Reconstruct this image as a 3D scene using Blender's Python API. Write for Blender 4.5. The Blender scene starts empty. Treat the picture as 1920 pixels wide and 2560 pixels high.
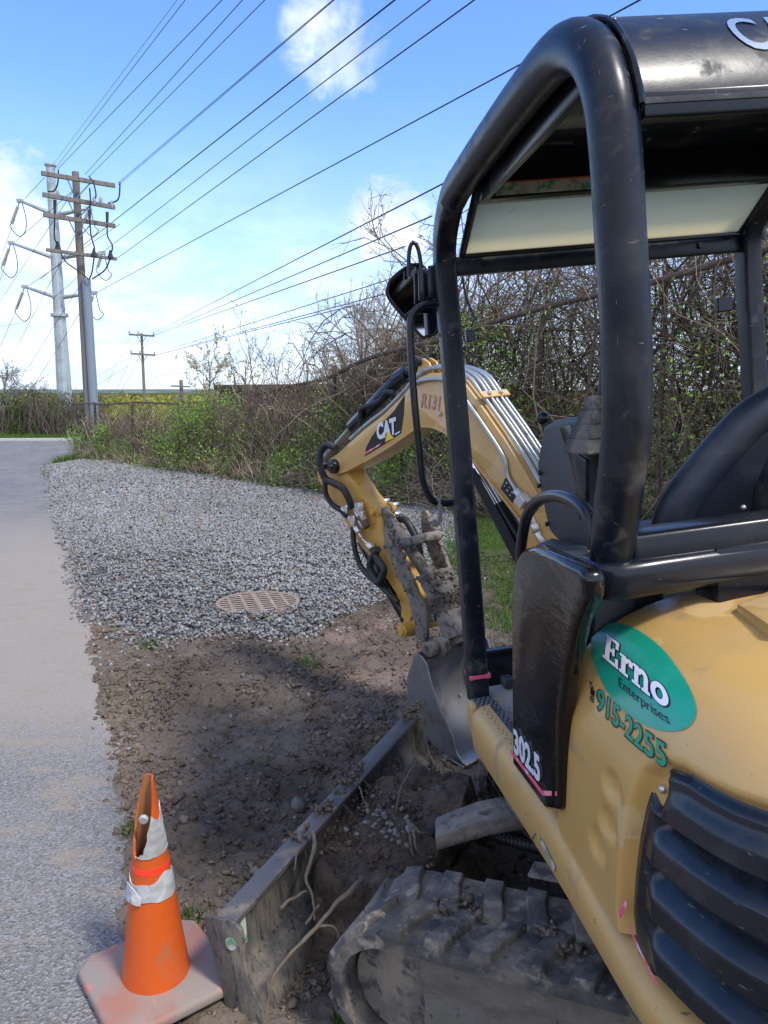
import bpy, bmesh, math, random
import numpy as np
from mathutils import Vector, Matrix, noise as mnoise
SC = bpy.context.scene
COL = SC.collection
random.seed(7); RNG = np.random.default_rng(11)
R_ = math.radians
# ------------------------------------------------------------------ camera
CAMH = 1.72; PITCH = R_(8.7); FPX = 1923.0
cd = bpy.data.cameras.new('camera'); cam = bpy.data.objects.new('camera', cd); COL.objects.link(cam)
cam.location = (0, 0, CAMH); cam.rotation_euler = (R_(90) - PITCH, 0, 0)
cd.sensor_fit = 'HORIZONTAL'; cd.sensor_width = 36.0; cd.lens = 36.0 * FPX / 1920.0
cd.clip_start = 0.05; cd.clip_end = 6000
SC.camera = cam
# ------------------------------------------------------------------ sun, sky, exposure
SUN_EL = R_(54); SUN_D = Vector((0.74, -0.67, 0)).normalized()
SUN_ROT = math.atan2(SUN_D.x, SUN_D.y)
sl = bpy.data.lights.new('sun', 'SUN'); sl.energy = 1.7; sl.angle = R_(10); sl.color = (1.0, 0.95, 0.87)
so = bpy.data.objects.new('sun', sl); COL.objects.link(so)
sd = Vector((SUN_D.x * math.cos(SUN_EL), SUN_D.y * math.cos(SUN_EL), math.sin(SUN_EL)))
so.rotation_euler = sd.to_track_quat('Z', 'Y').to_euler()
SC.view_settings.view_transform = 'Standard'; SC.view_settings.look = 'None'
SC.view_settings.exposure = 1.08; SC.view_settings.gamma = 1.0

def pixdir(u, v):
    x = (u - 960) / FPX; y = -(v - 1280) / FPX
    return np.array([x, math.cos(PITCH) + y * math.sin(PITCH), -math.sin(PITCH) + y * math.cos(PITCH)])

class NT:
    """small node tree builder"""
    def __init__(s, tree): s.t = tree; s.n = tree.nodes; s.l = tree.links
    def node(s, typ, **kw):
        nd = s.n.new(typ)
        for k, v in kw.items(): setattr(nd, k, v)
        return nd
    def link(s, a, b): s.l.new(a, b)
    def val(s, sock, x):
        if hasattr(x, 'links') or isinstance(x, bpy.types.NodeSocket): s.l.new(x, sock)
        else: sock.default_value = x
    def math(s, op, a, b=0.0, clamp=False):
        nd = s.n.new('ShaderNodeMath'); nd.operation = op; nd.use_clamp = clamp
        s.val(nd.inputs[0], a); s.val(nd.inputs[1], b); return nd.outputs[0]
    def mapr(s, x, lo, hi, a=0.0, b=1.0):
        nd = s.n.new('ShaderNodeMapRange'); nd.interpolation_type = 'SMOOTHSTEP'
        s.val(nd.inputs[0], x); nd.inputs[1].default_value = lo; nd.inputs[2].default_value = hi
        nd.inputs[3].default_value = a; nd.inputs[4].default_value = b; return nd.outputs[0]
    def mix(s, f, a, b):
        nd = s.n.new('ShaderNodeMix'); nd.data_type = 'RGBA'
        s.val(nd.inputs[0], f); s.val(nd.inputs[6], a); s.val(nd.inputs[7], b); return nd.outputs[2]
    def noise(s, vec, scale, detail=4, rough=0.55, dist=0.0):
        nd = s.n.new('ShaderNodeTexNoise'); s.l.new(vec, nd.inputs['Vector'])
        nd.inputs['Scale'].default_value = scale; nd.inputs['Detail'].default_value = detail
        nd.inputs['Roughness'].default_value = rough; nd.inputs['Distortion'].default_value = dist
        return nd.outputs[0]
    def mapping(s, vec, scale=(1, 1, 1), loc=(0, 0, 0), rot=(0, 0, 0)):
        nd = s.n.new('ShaderNodeMapping'); s.l.new(vec, nd.inputs[0])
        nd.inputs['Scale'].default_value = scale; nd.inputs['Location'].default_value = loc
        nd.inputs['Rotation'].default_value = rot; return nd.outputs[0]

W = bpy.data.worlds.new('World'); SC.world = W; W.use_nodes = True
w = NT(W.node_tree); w.n.clear()
sky = w.node('ShaderNodeTexSky', sky_type='NISHITA', sun_disc=False)
sky.sun_elevation = SUN_EL; sky.sun_rotation = SUN_ROT; sky.air_density = 1.0; sky.dust_density = 0.7; sky.ozone_density = 2.2
tc = w.node('ShaderNodeTexCoord').outputs['Generated']
sep = w.node('ShaderNodeSeparateXYZ'); w.link(tc, sep.inputs[0])
zz = w.math('MAXIMUM', sep.outputs[2], 0.0)
den = w.math('ADD', zz, 0.30)
cmb = w.node('ShaderNodeCombineXYZ')
w.link(w.math('DIVIDE', sep.outputs[0], den), cmb.inputs[0]); w.link(w.math('DIVIDE', sep.outputs[1], den), cmb.inputs[1])
n1 = w.noise(cmb.outputs[0], 2.2, 8, 0.62, 0.35)
n2 = w.noise(tc, 16.0, 8, 0.65, 0.4)
n3 = w.noise(cmb.outputs[0], 3.2, 9, 0.65, 0.2)
def blob(u, v, rad, amt):
    d = pixdir(u, v); d = d / np.linalg.norm(d)
    dp = w.node('ShaderNodeVectorMath', operation='DISTANCE'); w.link(tc, dp.inputs[0]); dp.inputs[1].default_value = tuple(d)
    wob = w.math('MULTIPLY', w.math('SUBTRACT', n2, 0.5), rad * 2.6)
    return w.math('MULTIPLY', w.mapr(w.math('ADD', dp.outputs[1], wob), rad * 1.25, rad * 0.25), amt)
m = w.math('MULTIPLY', w.mapr(n1, 0.42, 0.72), w.mapr(zz, 0.30, 0.05))
veil = w.mapr(zz, 0.36, 0.0, 0.0, 0.65)
m = w.math('MAXIMUM', m, veil)
for b in ((800, 45, .05, .8), (850, 130, .045, .6), (745, 55, .03, .6), (950, 556, .05, .95), (1010, 580, .05, .9), (880, 580, .03, .5), (10, 570, .09, .8), (130, 800, .12, .8), (40, 700, .1, .7), (330, 900, .12, .75), (560, 830, .09, .6), (30, 850, .1, .8)):
    m = w.math('MAXIMUM', m, blob(*b))
m = w.math('MAXIMUM', m, w.math('MULTIPLY', w.mapr(sep.outputs[1], .25, -.35), w.mapr(n1, .25, .60, .35, .95)))  # extra unseen cloud behind the camera, added to lift and whiten the fill light
m = w.math('MINIMUM', m, 0.93)
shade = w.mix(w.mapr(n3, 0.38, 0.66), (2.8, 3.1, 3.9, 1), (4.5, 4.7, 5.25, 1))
tint = w.node('ShaderNodeMix', data_type='RGBA', blend_type='MULTIPLY'); tint.inputs[0].default_value = 1.0
w.link(sky.outputs[0], tint.inputs[6]); tint.inputs[7].default_value = (0.56, 0.73, 1.03, 1)
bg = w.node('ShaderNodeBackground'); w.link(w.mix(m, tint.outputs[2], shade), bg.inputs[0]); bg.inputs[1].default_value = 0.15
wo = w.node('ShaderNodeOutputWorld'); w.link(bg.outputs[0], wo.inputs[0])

# ------------------------------------------------------------------ the machine's own frame
def nrm(a): a = np.asarray(a, float); return a / np.linalg.norm(a)
F_ = nrm(pixdir(676, 1075)); X_ = nrm(pixdir(13250, -300)); X_ = nrm(X_ - F_ * (F_ @ X_)); U_ = np.cross(X_, F_)
C0 = np.array([0, 0, CAMH])
O_ = C0 + pixdir(1192, 1765) * 2.8 - (X_ * -.66 + F_ * .72 + U_ * .62)
def wor(l): return O_ + X_ * l[0] + F_ * l[1] + U_ * l[2]
def onplane(u, v, n, d):          # intersection with machine-frame plane  n.l = d  (n local)
    N = X_ * n[0] + F_ * n[1] + U_ * n[2]; r = pixdir(u, v)
    t = (d - (C0 - O_) @ N) / (r @ N); q = C0 + r * t - O_
    return np.array([q @ X_, q @ F_, q @ U_])
def PX(u, v, x): return onplane(u, v, (1, 0, 0), x)
def PY(u, v, y): return onplane(u, v, (0, 1, 0), y)
def PZ(u, v, z): return onplane(u, v, (0, 0, 1), z)
def G(u, v, z=0.0):
    r = pixdir(u, v); t = (z - CAMH) / r[2]; return C0 + r * t
def AY(u, v, Y):
    r = pixdir(u, v); return C0 + r * (Y / r[1])
# undercarriage axes (machine frame): fwd, left
UF = np.array([-.814, .581, 0]); UL = np.array([-.581, -.814, 0]); UZ = np.array([0, 0, 1.])
def uc(f, l, z): return UF * f + UL * l + UZ * z
# boom frame (swung 32 degrees to the left)
BA = R_(32); BB = np.array([-math.sin(BA), math.cos(BA), 0]); BS = np.array([math.cos(BA), math.sin(BA), 0]); BO = np.array([.05, .9, 0])
def bl(r, z, w_=0.0): return BO + BB * r + BS * w_ + UZ * z
def BP(u, v, w_=0.0):
    q = onplane(u, v, BS, w_ + float(BO @ BS)); return (float((q - BO) @ BB), float(q[2]))

# ------------------------------------------------------------------ materials
MATS = {}
def pm(name, c, layers=(), rough=0.5, metal=0.0, bump=0.0, bscale=30.0, bdetail=5, attr=None, spec=0.5, coat=0.0, transl=0.0, rvar=0.0, stretch=(1, 1, 1), vor=None):
    """principled material: base colour c, layers = (colour, scale, lo, hi[, roughness[, stretch]])"""
    m = bpy.data.materials.new(name); m.use_nodes = True; t = NT(m.node_tree)
    bs = t.n['Principled BSDF']; out = t.n['Material Output']
    co = t.node('ShaderNodeTexCoord').outputs['Object']
    if attr:
        a = t.node('ShaderNodeAttribute', attribute_name=attr); col = a.outputs[0]
    else:
        col = None
    cur = col if col is not None else (*c, 1)
    rg = rough
    for i, L in enumerate(layers):
        lc, sc_, lo, hi = L[:4]; st = L[5] if len(L) > 5 else (1, 1, 1)
        vec = t.mapping(co, scale=st, loc=(i * 7.3, i * 3.1, i * 1.7))
        f = t.mapr(t.noise(vec, sc_, 7, 0.6, 0.3), lo, hi)
        cur = t.mix(f, cur, (*lc, 1))
        if len(L) > 4 and L[4] is not None:
            nd = t.n.new('ShaderNodeMix'); nd.data_type = 'FLOAT'; t.val(nd.inputs[0], f); t.val(nd.inputs[2], rg); nd.inputs[3].default_value = L[4]; rg = nd.outputs[0]
    t.val(bs.inputs['Base Color'], cur)
    if rvar > 0:
        rg = t.math('ADD', rg, t.math('MULTIPLY', t.math('SUBTRACT', t.noise(co, 9.0, 6, 0.6), 0.5), rvar), clamp=True)
    t.val(bs.inputs['Roughness'], rg)
    bs.inputs['Metallic'].default_value = metal
    bs.inputs['Specular IOR Level'].default_value = spec
    bs.inputs['Coat Weight'].default_value = coat; bs.inputs['Coat Roughness'].default_value = 0.15
    if bump > 0:
        bn = t.node('ShaderNodeBump'); bn.inputs['Strength'].default_value = 1.0; bn.inputs['Distance'].default_value = bump
        vec = t.mapping(co, scale=stretch)
        if vor:
            vo = t.node('ShaderNodeTexVoronoi'); t.link(vec, vo.inputs['Vector']); vo.inputs['Scale'].default_value = vor
            t.link(t.math('ADD', t.noise(vec, bscale, bdetail, 0.65), vo.outputs[0]), bn.inputs['Height'])
        else:
            t.link(t.noise(vec, bscale, bdetail, 0.65), bn.inputs['Height'])
        t.link(bn.outputs[0], bs.inputs['Normal'])
    if transl > 0:
        tr = t.node('ShaderNodeBsdfTranslucent'); t.val(tr.inputs[0], cur)
        mx = t.node('ShaderNodeMixShader'); mx.inputs[0].default_value = transl
        t.link(bs.outputs[0], mx.inputs[1]); t.link(tr.outputs[0], mx.inputs[2]); t.link(mx.outputs[0], out.inputs[0])
    MATS[name] = m; return m

MUDC = (.17, .135, .105)
M_yel = pm('yellow_paint', (.60, .365, .115), [((.47, .30, .12), 1.7, .45, .75, .55), ((.64, .43, .19), 3.1, .585, .60, .5), ((.13, .10, .07), 48., .69, .73, .8), ((.30, .21, .12), 6., .60, .80, .7), ((.30, .2, .09), 38., .68, .8, .7)], rough=.30, coat=.3, rvar=.12, bump=.0005, bscale=6)
M_yeldirty = pm('worn_yellow_paint', (.56, .31, .06), [((.30, .2, .09), 5., .5, .75, .7), ((.13, .10, .075), 14., .6, .75, .8), ((.62, .42, .16), 9, .6, .8, .5)], rough=.42, rvar=.15, bump=.0012, bscale=40)
M_blk = pm('black_paint', (.008, .010, .016), [((.03, .032, .035), 5., .5, .8, .35), ((.11, .105, .095), 55., .66, .78, .6)], rough=.24, coat=.12, spec=.35, rvar=.12, bump=.0004, bscale=12)
M_blkrops = pm('black_canopy_paint', (.007, .010, .018), [((.03, .032, .038), 6., .45, .72, .55), ((.09, .085, .08), 13., .56, .76, .75), ((.17, .16, .15), 30., .66, .72, .6, (1, 6, 1)), ((.17, .16, .15), 24., .67, .72, .6, (.7, 1, 5)), ((.16, .10, .075), 3.2, .66, .78, .8)], rough=.30, spec=.32, rvar=.2, bump=.0005, bscale=18)
M_cover = pm('black_gloss_panel', (.006, .006, .007), [((.04, .036, .032), 70., .66, .74, .5, (1, 1, 5))], rough=.12, spec=.4, coat=.15, bump=.0022, bscale=14, bdetail=2, stretch=(1, 1, 3.2))
M_plas = pm('dark_grey_plastic', (.035, .042, .052), [((.075, .078, .08), 8., .5, .8, .6), ((.15, .13, .11), 60., .7, .8, .8)], rough=.45, bump=.0006, bscale=160)
M_grille = pm('black_moulded_grille', (.010, .014, .022), [((.04, .045, .055), 6., .5, .8, .4), ((.16, .15, .14), 26., .64, .74, .6, (1, 1, 5)), ((.09, .03, .025), 3., .66, .8, .4)], rough=.26, rvar=.15, bump=.0008, bscale=30)
M_rub = pm('rubber', (.040, .040, .041), [((.15, .13, .11), 7., .40, .64, .9), ((.23, .20, .165), 22., .52, .68, .95), ((.03, .028, .027), 30., .6, .7, .8)], rough=.8, bump=.004, bscale=55, rvar=.1)
M_hose = pm('hose_rubber', (.018, .018, .02), [((.09, .08, .07), 30., .6, .8, .9)], rough=.5)
M_seat = pm('seat_vinyl', (.018, .026, .042), [((.05, .058, .07), 9., .5, .8, .5)], rough=.42, bump=.0006, bscale=120)
M_steel = pm('worn_steel', (.30, .29, .28), [((.15, .12, .10), 9., .45, .7, .7), ((.10, .09, .08), 40., .6, .75, .8)], rough=.42, metal=.75, bump=.001, bscale=60)
M_pipe = pm('galvanised_pipe', (.42, .45, .46), [((.22, .23, .23), 14., .5, .75, .5), ((.22, .14, .08), 30., .68, .8, .8)], rough=.32, metal=.7)
M_fit = pm('zinc_fitting', (.62, .60, .55), [((.25, .22, .18), 25., .55, .75, .6)], rough=.35, metal=.8)
M_chrome = pm('chrome_rod', (.75, .77, .80), rough=.08, metal=1.0)
M_mud = pm('muddy_steel', (.15, .135, .12), [((.24, .20, .16), 9., .45, .60, .9), ((.065, .055, .047), 20., .5, .64, .9), ((.30, .29, .27), 18., .66, .74, .5)], rough=.75, bump=.006, bscale=42, rvar=.1)
M_bkt = pm('scuffed_bucket_steel', (.20, .20, .205), [((.13, .10, .085), 6., .5, .7, .7), ((.36, .36, .37), 40., .6, .75, .35, (1, 1, 6)), ((.20, .15, .11), 28., .62, .75, .8)], rough=.45, metal=.45, bump=.001, bscale=70)
M_blade = pm('scraped_blade_steel', (.085, .08, .075), [((.19, .165, .13), 7., .45, .62, .85, (1, 1, .5)), ((.035, .033, .03), 24., .52, .66, .6, (3, 3, .7)), ((.28, .24, .18), 40., .62, .72, .8, (2.5, 2.5, .4))], rough=.65, metal=.1, bump=.0022, bscale=60)
M_lip = pm('worn_blade_lip', (.13, .12, .115), [((.24, .2, .16), 12., .5, .7, .85), ((.07, .06, .06), 30., .6, .75, .6)], rough=.5, metal=.4, bump=.002, bscale=60)
M_dirt = pm('soil', (.115, .088, .068), [((.05, .037, .028), 3., .42, .68), ((.20, .155, .12), 11., .55, .78), ((.035, .026, .02), 60., .5, .72)], rough=.95, bump=.016, bscale=34, bdetail=9, spec=.15)
M_mudwall = pm('dried_mud', (.16, .145, .125), [((.09, .078, .065), 6., .5, .75), ((.22, .2, .17), 18., .55, .75), ((.045, .036, .03), 50., .62, .74)], rough=.95, bump=.011, bscale=22, bdetail=8, spec=.15)
M_white = pm('white_decal', (.72, .74, .80), rough=.4)
M_navy = pm('black_decal', (.012, .012, .014), rough=.35)
M_green = pm('green_decal', (.012, .33, .21), [((.03, .40, .28), 12, .5, .8)], rough=.3, coat=.3)
M_greentxt = pm('green_lettering', (.015, .30, .18), rough=.35)
M_pink = pm('faded_red_tape', (.85, .12, .20), [((.75, .62, .66), 18., .52, .64, .5)], rough=.4)
M_ytri = pm('yellow_decal', (.85, .62, .03), rough=.4)
M_purple = pm('faded_purple_lettering', (.40, .20, .28), [((.60, .36, .12), 60., .45, .6)], rough=.5)
M_greysticker = pm('worn_label', (.5, .52, .48), [((.08, .3, .15), 40., .5, .6), ((.25, .24, .2), 20, .5, .7)], rough=.5)
M_orange = pm('cone_orange', (.64, .105, .015), [((.50, .075, .015), 5., .45, .75, .5), ((.36, .15, .07), 8., .58, .8, .7), ((.62, .42, .30), 40., .70, .76, .7, (1, 1, .3))], rough=.38, bump=.0005, bscale=20, transl=.08)
M_red = pm('fluorescent_red', (.95, .05, .02), rough=.4)
M_base = pm('dirty_orange_rubber', (.33, .155, .115), [((.27, .225, .195), 5., .38, .58, .9), ((.62, .18, .11), 9., .56, .72, .7), ((.22, .18, .16), 30., .62, .75, .9)], rough=.75, bump=.002, bscale=50)
M_refl = pm('reflective_tape', (.52, .53, .54), [((.33, .33, .32), 11., .42, .62, .5), ((.42, .36, .28), 22., .6, .72, .8)], rough=.35, bump=.003, bscale=22)
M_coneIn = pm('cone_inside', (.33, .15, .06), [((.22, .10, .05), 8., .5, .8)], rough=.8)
M_rust = pm('rusty_cast_iron', (.27, .20, .155), [((.33, .265, .21), 14., .5, .7), ((.17, .10, .07), 30., .55, .72)], rough=.8, bump=.002, bscale=90)
M_void = pm('dark_pit', (.015, .014, .013), rough=1.0)
M_wood = pm('weathered_pole_wood', (.20, .18, .16), [((.11, .095, .08), 3., .45, .7, None, (4, 4, .25)), ((.30, .275, .25), 6., .55, .8, None, (6, 6, .3))], rough=.85, bump=.006, bscale=12, stretch=(4, 4, .4))
M_galv = pm('galvanised_steel', (.42, .47, .50), [((.28, .33, .36), .9, .45, .7, .5), ((.55, .60, .63), 3., .55, .75, .5)], rough=.5, metal=.35)
M_cond = pm('grey_conduit', (.20, .25, .31), rough=.5)
M_wire = pm('wire', (.015, .015, .018), rough=.6)
M_ins = pm('insulator', (.36, .34, .35), rough=.4)
M_glass = pm('milky_skylight', (.90, .80, .56), [((.80, .70, .48), 2.5, .5, .8), ((.3, .28, .2), 6., .70, .8)], rough=.5, transl=.88, spec=.3)
M_mirror = pm('mirror_glass', (.5, .52, .55), [((.2, .2, .2), 8, .6, .8, .3)], rough=.04, metal=1.0)
M_leaf = pm('leaves', (0, 0, 0), attr='col', rough=.6, transl=.35, spec=.2)
M_bark = pm('vine_bark', (0, 0, 0), attr='col', rough=.85, spec=.15)
M_stone = pm('stones', (0, 0, 0), attr='col', layers=[], rough=.85, bump=.002, bscale=60, spec=.25)
M_clod = pm('soil_clods', (0, 0, 0), attr='col', rough=.95, bump=.004, bscale=60, spec=.1)
M_root = pm('root_bark', (.145, .115, .085), [((.11, .08, .055), 30., .45, .7)], rough=.9, bump=.002, bscale=90)
M_fence = pm('rusty_fence_pipe', (.10, .065, .05), [((.18, .16, .15), 9., .5, .7)], rough=.8)
M_bldg = pm('dark_siding', (.10, .07, .055), [((.16, .12, .1), 1.2, .5, .7)], rough=.8)
M_skirt = pm('muddy_yellow_paint', (.54, .33, .11), [((.45, .30, .13), 1.7, .45, .75, .55), ((.30, .22, .13), 7., .55, .75, .75), ((.13, .10, .07), 40., .66, .72, .85), ((.10, .085, .065), 16., .66, .76, .9)], rough=.42, rvar=.15, bump=.0012, bscale=26)
# ------------------------------------------------------------------ object helpers
def tag(o, label=None, cat=None, group=None, kind=None):
    if label: o['label'] = label
    if cat: o['category'] = cat
    if group: o['group'] = group
    if kind: o['kind'] = kind
    return o
def mesh_obj(name, me, mat, parent=None):
    if mat is not None:
        for mm in (mat if isinstance(mat, (list, tuple)) else [mat]): me.materials.append(mm)
    o = bpy.data.objects.new(name, me); COL.objects.link(o)
    if parent is not None: o.parent = parent
    return o
def empty(name, loc=(0, 0, 0)):
    o = bpy.data.objects.new(name, None); COL.objects.link(o); o.location = tuple(loc); o.empty_display_size = .2; return o
class MB:
    def __init__(s, bevel=0.0, seg=2): s.bm = bmesh.new(); s.bev = bevel; s.seg = seg
    def poly(s, pts, off):
        """extrude closed outline pts (3D) by vector off"""
        off = np.asarray(off, float); n = len(pts)
        a = [s.bm.verts.new(tuple(p)) for p in pts]; b = [s.bm.verts.new(tuple(np.asarray(p) + off)) for p in pts]
        s.bm.faces.new(a); s.bm.faces.new(b[::-1])
        for i in range(n): s.bm.faces.new((a[(i + 1) % n], a[i], b[i], b[(i + 1) % n]))
        return s
    def box(s, c, h, ax=None):
        ax = np.eye(3) if ax is None else np.asarray(ax); c = np.asarray(c, float)
        p = [c + ax[0] * h[0] * i + ax[1] * h[1] * j - ax[2] * h[2] for i, j in ((-1, -1), (1, -1), (1, 1), (-1, 1))]
        return s.poly(p, ax[2] * 2 * h[2])
    def bar(s, a, b, wd, hg, up=(0, 0, 1)):
        a = np.asarray(a, float); b = np.asarray(b, float); d = nrm(b - a); sd_ = nrm(np.cross(d, up)); u2 = np.cross(sd_, d)
        p = [a + sd_ * wd / 2 * i + u2 * hg / 2 * j for i, j in ((-1, -1), (1, -1), (1, 1), (-1, 1))]
        return s.poly(p, b - a)
    def tube(s, pts, r, n=10, sx=1.0, caps=True, smooth=0, up=None):
        pts = [np.asarray(p, float) for p in pts]
        if smooth: pts = crm(pts, smooth)
        rs = r if isinstance(r, (list, tuple, np.ndarray)) else None
        if rs is not None and len(rs) != len(pts): rs = np.interp(np.linspace(0, 1, len(pts)), np.linspace(0, 1, len(rs)), rs)
        rings = []; ref = None
        for i, p in enumerate(pts):
            t_ = nrm(pts[min(i + 1, len(pts) - 1)] - pts[max(i - 1, 0)])
            if ref is None:
                ref = np.array(up, float) if up is not None else (np.array([0, 0, 1.]) if abs(t_[2]) < .9 else np.array([1., 0, 0]))
            e1 = nrm(ref - t_ * (ref @ t_)); e2 = np.cross(t_, e1); ref = e1
            rr = rs[i] if rs is not None else r
            rings.append([s.bm.verts.new(tuple(p + e1 * rr * math.cos(a) * sx + e2 * rr * math.sin(a))) for a in [2 * math.pi * (k + .5) / n for k in range(n)]])
        for a, b in zip(rings, rings[1:]):
            for k in range(n): s.bm.faces.new((a[k], a[(k + 1) % n], b[(k + 1) % n], b[k]))
        if caps: s.bm.faces.new(rings[0][::-1]); s.bm.faces.new(rings[-1])
        return s
    def cyl(s, a, b, r, n=20, r2=None): return s.tube([a, b], [r, r if r2 is None else r2], n)
    def ball(s, c, r, sub=2, sc=(1, 1, 1)):
        q = bmesh.ops.create_icosphere(s.bm, subdivisions=sub, radius=r)
        for v in q['verts']: v.co = Vector((v.co.x * sc[0] + c[0], v.co.y * sc[1] + c[1], v.co.z * sc[2] + c[2]))
        return s
    def grid(s, pts):   # pts[i][j] 3D
        V = [[s.bm.verts.new(tuple(p)) for p in row] for row in pts]
        for i in range(len(V) - 1):
            for j in range(len(V[0]) - 1): s.bm.faces.new((V[i][j], V[i + 1][j], V[i + 1][j + 1], V[i][j + 1]))
        return s
    def build(s, name, mat, parent=None, ang=38, rough=0.0, rsc=12.0):
        bm = s.bm
        bmesh.ops.recalc_face_normals(bm, faces=bm.faces)
        if s.bev > 0:
            bm.edges.ensure_lookup_table()
            ed = [e for e in bm.edges if len(e.link_faces) == 2 and e.calc_face_angle(0) > R_(28)]
            bmesh.ops.bevel(bm, geom=ed, offset=s.bev, segments=s.seg, affect='EDGES', profile=.5, clamp_overlap=True)
        if rough > 0:
            for v in bm.verts:
                v.co += Vector(mnoise.noise_vector(v.co * rsc)) * rough + Vector(mnoise.noise_vector(v.co * rsc * 3.1)) * rough * .5
        me = bpy.data.meshes.new(name); bm.to_mesh(me); bm.free()
        me.polygons.foreach_set('use_smooth', [True] * len(me.polygons)); me.set_sharp_from_angle(angle=R_(ang)); me.update()
        return mesh_obj(name, me, mat, parent)
def crm(P, k=6):
    P = [np.asarray(p, float) for p in P]; Q = [2 * P[0] - P[1]] + P + [2 * P[-1] - P[-2]]; out = []
    for i in range(1, len(Q) - 2):
        p0, p1, p2, p3 = Q[i - 1:i + 3]
        for j in range(k):
            t = j / k
            out.append(.5 * ((2 * p1) + (-p0 + p2) * t + (2 * p0 - 5 * p1 + 4 * p2 - p3) * t * t + (-p0 + 3 * p1 - 3 * p2 + p3) * t ** 3))
    out.append(P[-1]); return out
def np_mesh(name, V, Fq, mat, col=None, parent=None, smooth=False):
    """V (n,3), Fq (m,k) numpy faces of constant size"""
    me = bpy.data.meshes.new(name); k = Fq.shape[1]
    me.vertices.add(len(V)); me.vertices.foreach_set('co', np.asarray(V, np.float32).ravel())
    me.loops.add(Fq.size); me.loops.foreach_set('vertex_index', Fq.astype(np.int32).ravel())
    me.polygons.add(len(Fq)); me.polygons.foreach_set('loop_start', np.arange(0, Fq.size, k, dtype=np.int32))
    if smooth: me.polygons.foreach_set('use_smooth', [True] * len(Fq))
    me.update(calc_edges=True)
    if col is not None:
        a = me.color_attributes.new('col', 'FLOAT_COLOR', 'POINT')
        c4 = np.ones((len(V), 4), np.float32); c4[:, :3] = col; a.data.foreach_set('color', c4.ravel())
    return mesh_obj(name, me, mat, parent)
# fast 2D value noise
_tab = RNG.random((256, 256)).astype(np.float32)
def vn(x, y):
    xi = np.floor(x).astype(int); yi = np.floor(y).astype(int); fx = x - xi; fy = y - yi
    fx = fx * fx * (3 - 2 * fx); fy = fy * fy * (3 - 2 * fy)
    g = lambda a, b: _tab[a & 255, b & 255]
    return (g(xi, yi) * (1 - fx) + g(xi + 1, yi) * fx) * (1 - fy) + (g(xi, yi + 1) * (1 - fx) + g(xi + 1, yi + 1) * fx) * fy
def fbm(x, y, o=5, l=2.03, g=.5):
    s = 0; a = 1; n = 0
    for i in range(o):
        s = s + a * vn(x + i * 17.3, y + i * 9.1); n += a; x = x * l; y = y * l; a *= g
    return s / n - .5
def sstep(a, b, x): t = np.clip((x - a) / (b - a), 0, 1); return t * t * (3 - 2 * t)
def sdpoly(px, py, poly):
    """signed distance (positive inside) to polygon"""
    poly = np.asarray(poly)[:, :2]; d = np.full(px.shape, 1e9); ins = np.zeros(px.shape, bool); n = len(poly)
    for i in range(n):
        a = poly[i]; b = poly[(i + 1) % n]; e = b - a; wx = px - a[0]; wy = py - a[1]
        t = np.clip((wx * e[0] + wy * e[1]) / (e @ e), 0, 1); d = np.minimum(d, np.hypot(wx - e[0] * t, wy - e[1] * t))
        c = ((a[1] > py) != (b[1] > py)) & (px < (b[0] - a[0]) * (py - a[1]) / (b[1] - a[1] + 1e-12) + a[0]); ins ^= c
    return np.where(ins, d, -d)
# ================================================================== SETTING
def gz(x, y): return .30 * sstep(0, 5, x) * sstep(6, 9.5, y)
Oz = float(O_[2])
def machine_plane(x, y):
    zp = Oz - (U_[0] * (x - O_[0]) + U_[1] * (y - O_[1])) / U_[2] - .012
    d = np.hypot(x - O_[0], y - O_[1]); return zp, sstep(2.0, 1.1, d)
gp = lambda L, z=0.0: np.array([G(u, v, z)[:2] for u, v in L])
EDGE = np.vstack([[(-.35, .6)], gp([(330, 2420), (318, 2200), (300, 1900), (262, 1720), (235, 1600), (200, 1430), (150, 1270), (108, 1170)])])
ROAD = np.vstack([EDGE, gp([(140, 1152), (188, 1140)]), [(-9.2, 26.5), (-11.2, 29.0), (-70, 25.5), (-70, 8), (-16, 8), (-16, .6)]])
GRAV = gp([(112, 1168), (150, 1290), (200, 1430), (226, 1560), (300, 1585), (390, 1618), (480, 1600), (600, 1590), (690, 1602), (760, 1590), (830, 1545), (905, 1510), (960, 1480), (1010, 1430), (1110, 1380), (1165, 1320), (1180, 1262), (1000, 1250), (900, 1243), (700, 1213), (480, 1180), (300, 1152), (200, 1150)])
GRASSR = np.array([(.75, 5.4), (.85, 6.6), (.2, 8.2), (.3, 10.2), (2.6, 10.2), (7, 7.0), (7, 5.4), (3.2, 5.0), (1.8, 5.0)])
def soil_h(x, y):
    zp, wm = machine_plane(x, y)
    dr = sdpoly(x, y, ROAD)
    h = .022 + .05 * fbm(x * 1.1 + 5, y * 1.1, 3) + .06 * fbm(x * 3.7, y * 3.7 + 9, 4) + .062 * fbm(x * 10, y * 12, 4) * sstep(-.1, .15, -dr) + .032 * fbm(x * 30, y * 34, 3)
    ru = np.abs(fbm(x * 6.0 + 30, y * 6.0, 4)); h = h - .028 * sstep(.05, .0, ru)
    h = h * (1 - .65 * wm) + zp * wm
    e = sstep(-.04, .10, dr + .13 * fbm(x * 4.5, y * 4.5, 5))
    return h * (1 - e) + (-.012) * e + gz(x, y) * (1 - e)
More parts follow.
